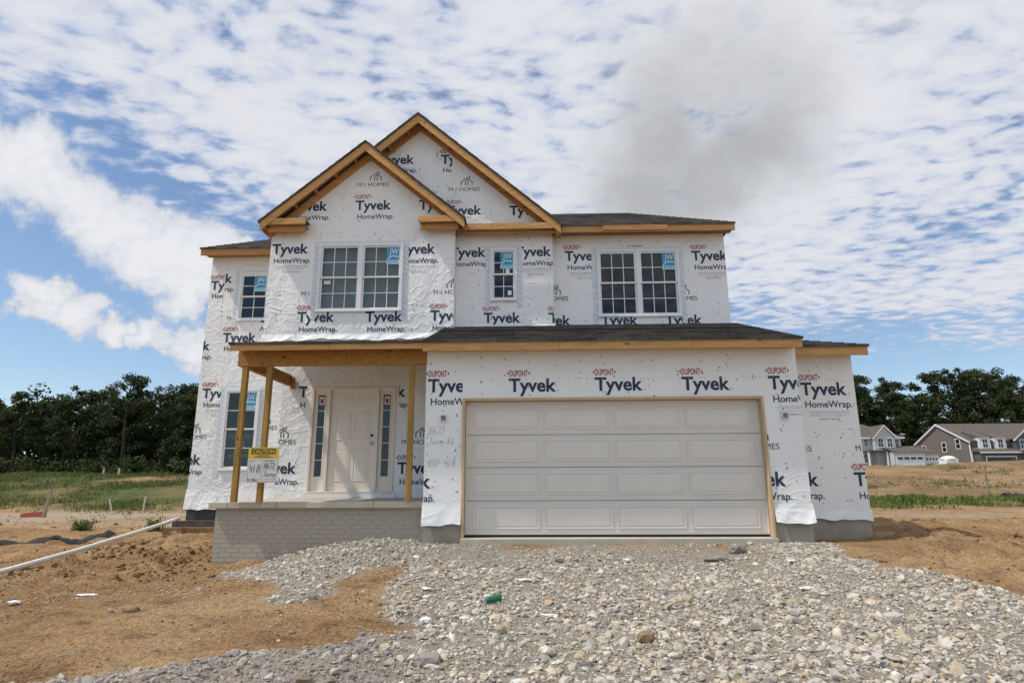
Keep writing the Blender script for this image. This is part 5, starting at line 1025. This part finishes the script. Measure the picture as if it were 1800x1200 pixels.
SCR = [(-5.10, 7.35, .26, .10, .02, .1, 'flat white slab lying on dirt below the pipe'), (-5.35, 6.62, .13, .08, .04, .4, 'white stone at the dirt patch by the frame edge'), (1.25, 8.55, .12, .07, .05, .2, 'white scrap on the gravel left of the concrete chunk'), (3.35, 8.45, .15, .07, .03, .5, 'white scrap on the gravel near the right garage pier'), (-.62, 6.0, .10, .06, .03, .3, 'small white offcut in the gravel below the green can'), (.15, 6.1, .17, .045, .02, 0, 'thin white strip in the gravel right of the can'), (-.95, 5.85, .12, .10, .06, .7, 'pale block in the gravel nearest the dirt tongue'), (2.9, 7.0, .18, .09, .03, .3, 'broad white flake among gravel on the right half of the drive'), (-.1, 7.45, .22, .06, .03, .1, 'pale strip of board in the gravel above the can'), (-1.15, 7.05, .11, .08, .03, .2, 'white chip at the gravel edge above the dirt tongue')]
for k, (x, y, sx, sy, s_, rz, lab) in enumerate(SCR): rock('white_scrap', x, y, sx, sy, s_, None, lab, 'scrap', 20+k, rz, .05, 1, M_WHITE, .75)
cx, cy = -.39, 6.54; z = gz(cx, cy)+.045; t = empty('drink_can', (cx, cy, z), 'crushed green drinks can lying in the gravel', 'can'); d = Vector((.075, .03, .012))
MB().tube([Vector((cx, cy, z))-d, Vector((cx, cy, z))-d*.85, Vector((cx, cy, z))-d*.1, Vector((cx, cy, z))+d*.3, Vector((cx, cy, z))+d*.85, Vector((cx, cy, z))+d], [.026, .034, .031, .028, .034, .026], 14).build('can_body', M_GREEN, t, True)
MB().tube([Vector((cx, cy, z))-d*1.03, Vector((cx, cy, z))-d*1.005], .026, 14).build('can_end', M_STEEL, t)
tag(MB().tube(along([(5.62, 11.6, .06), (5.8, 11.9, .05), (6.1, 12.1, -.02), (6.45, 12.0, -.07)], 0), .014, 8).build('cable', M_RUBBER, None, True), 'short black cable trailing from the garage corner onto the dirt', 'cable')

# ------------------------------------------------------------------ signs
def slant(x, z): return x
t = empty('caution_sign', (-4.36, 10.06, 1.15), 'yellow and white caution sign nailed across two porch posts with handwritten numbers', 'sign')
ys = 10.066; sx0, sx1, sz0, sz1 = -4.62, -4.12, .865, 1.425
M_SIGNW = mat('sign_white', (.62, .62, .60), .5, var=.06, scale=5); M_SIGNY = mat('sign_yellow', (.66, .46, .02), .5, var=.08, scale=6)
MB().box(sx0, sx1, ys, ys+.012, sz0, sz1-.185).build('sign_board', M_SIGNW, t); MB().box(sx0, sx1, ys, ys+.012, sz1-.184, sz1).build('sign_header', M_SIGNY, t)
MB().box(sx0+.05, sx1-.05, ys-.003, ys-.0005, sz1-.105, sz1-.02).build('header_band', M_BLACKPRINT, t); put_text('CAUTION', (sx0+sx1)/2, sz1-.092, .36, ys-.0045, M_SIGNY, t, 'C', .02, height=.06)
for k, w in enumerate((.20, .32)): flat_obj('fine_print', [(-4.37-w/2, sz1-.135-k*.025), (-4.37+w/2, sz1-.135-k*.025), (-4.37+w/2, sz1-.125-k*.025), (-4.37-w/2, sz1-.125-k*.025)], [(0, 1, 2, 3)], ys-.0015, M_BLACKPRINT, t)
for x0, x1, z0, z1 in ((-4.61, -4.385, .92, 1.225), (-4.37, -4.13, 1.085, 1.225), (-4.37, -4.13, .92, 1.07)):
    for a, b_, c_, d_ in ((x0, x1, z0, z0+.005), (x0, x1, z1-.005, z1), (x0, x0+.005, z0+.005, z1-.005), (x1-.005, x1, z0+.005, z1-.005)): flat_obj('printed_line', [(a, c_), (b_, c_), (b_, d_), (a, d_)], [(0, 1, 2, 3)], ys-.0015, M_GREYPRINT, t)
put_text('LOT', -4.575, 1.19, .07, ys-.002, M_GREYPRINT, t); put_text('ADDRESS', -4.34, 1.195, .16, ys-.002, M_BLACKPRINT, t)
handwrite('418', -4.59, 1.03, .12, .010, ys-.003, M_BLACKPRINT, t); handwrite('8672', -4.345, 1.095, .085, .009, ys-.003, M_BLACKPRINT, t); handwrite('Jenny', -4.34, .965, .08, .008, ys-.003, M_BLACKPRINT, t); handwrite('Ric Homs', -4.60, .895, .04, .005, ys-.003, M_BLACKPRINT, t)
put_text('NO SMOKING OR OPEN FLAME', -4.37, .873, .46, ys-.002, M_RED, t, 'C', height=.02)
t = empty('window_sign', (-6.6, 13.99, 1.4), 'for sale sign standing behind the lower window by the porch', 'sign')
M_SIGND = mat('sign_charcoal', (.035, .04, .045), .6); sy = 13.945
MB().box(-6.93, -6.27, sy, sy+.01, 1.22, 2.02).build('sign_board', M_SIGND, t); put_text('FOR SALE', -6.6, 1.86, .56, sy-.002, M_SIGNW, t, 'C', height=.10)
house_icon(-6.6, 1.55, .26, sy-.002, M_SIGNW, t); put_text('M/I HOMES', -6.6, 1.42, .52, sy-.002, M_SIGNW, t, 'C', height=.085)
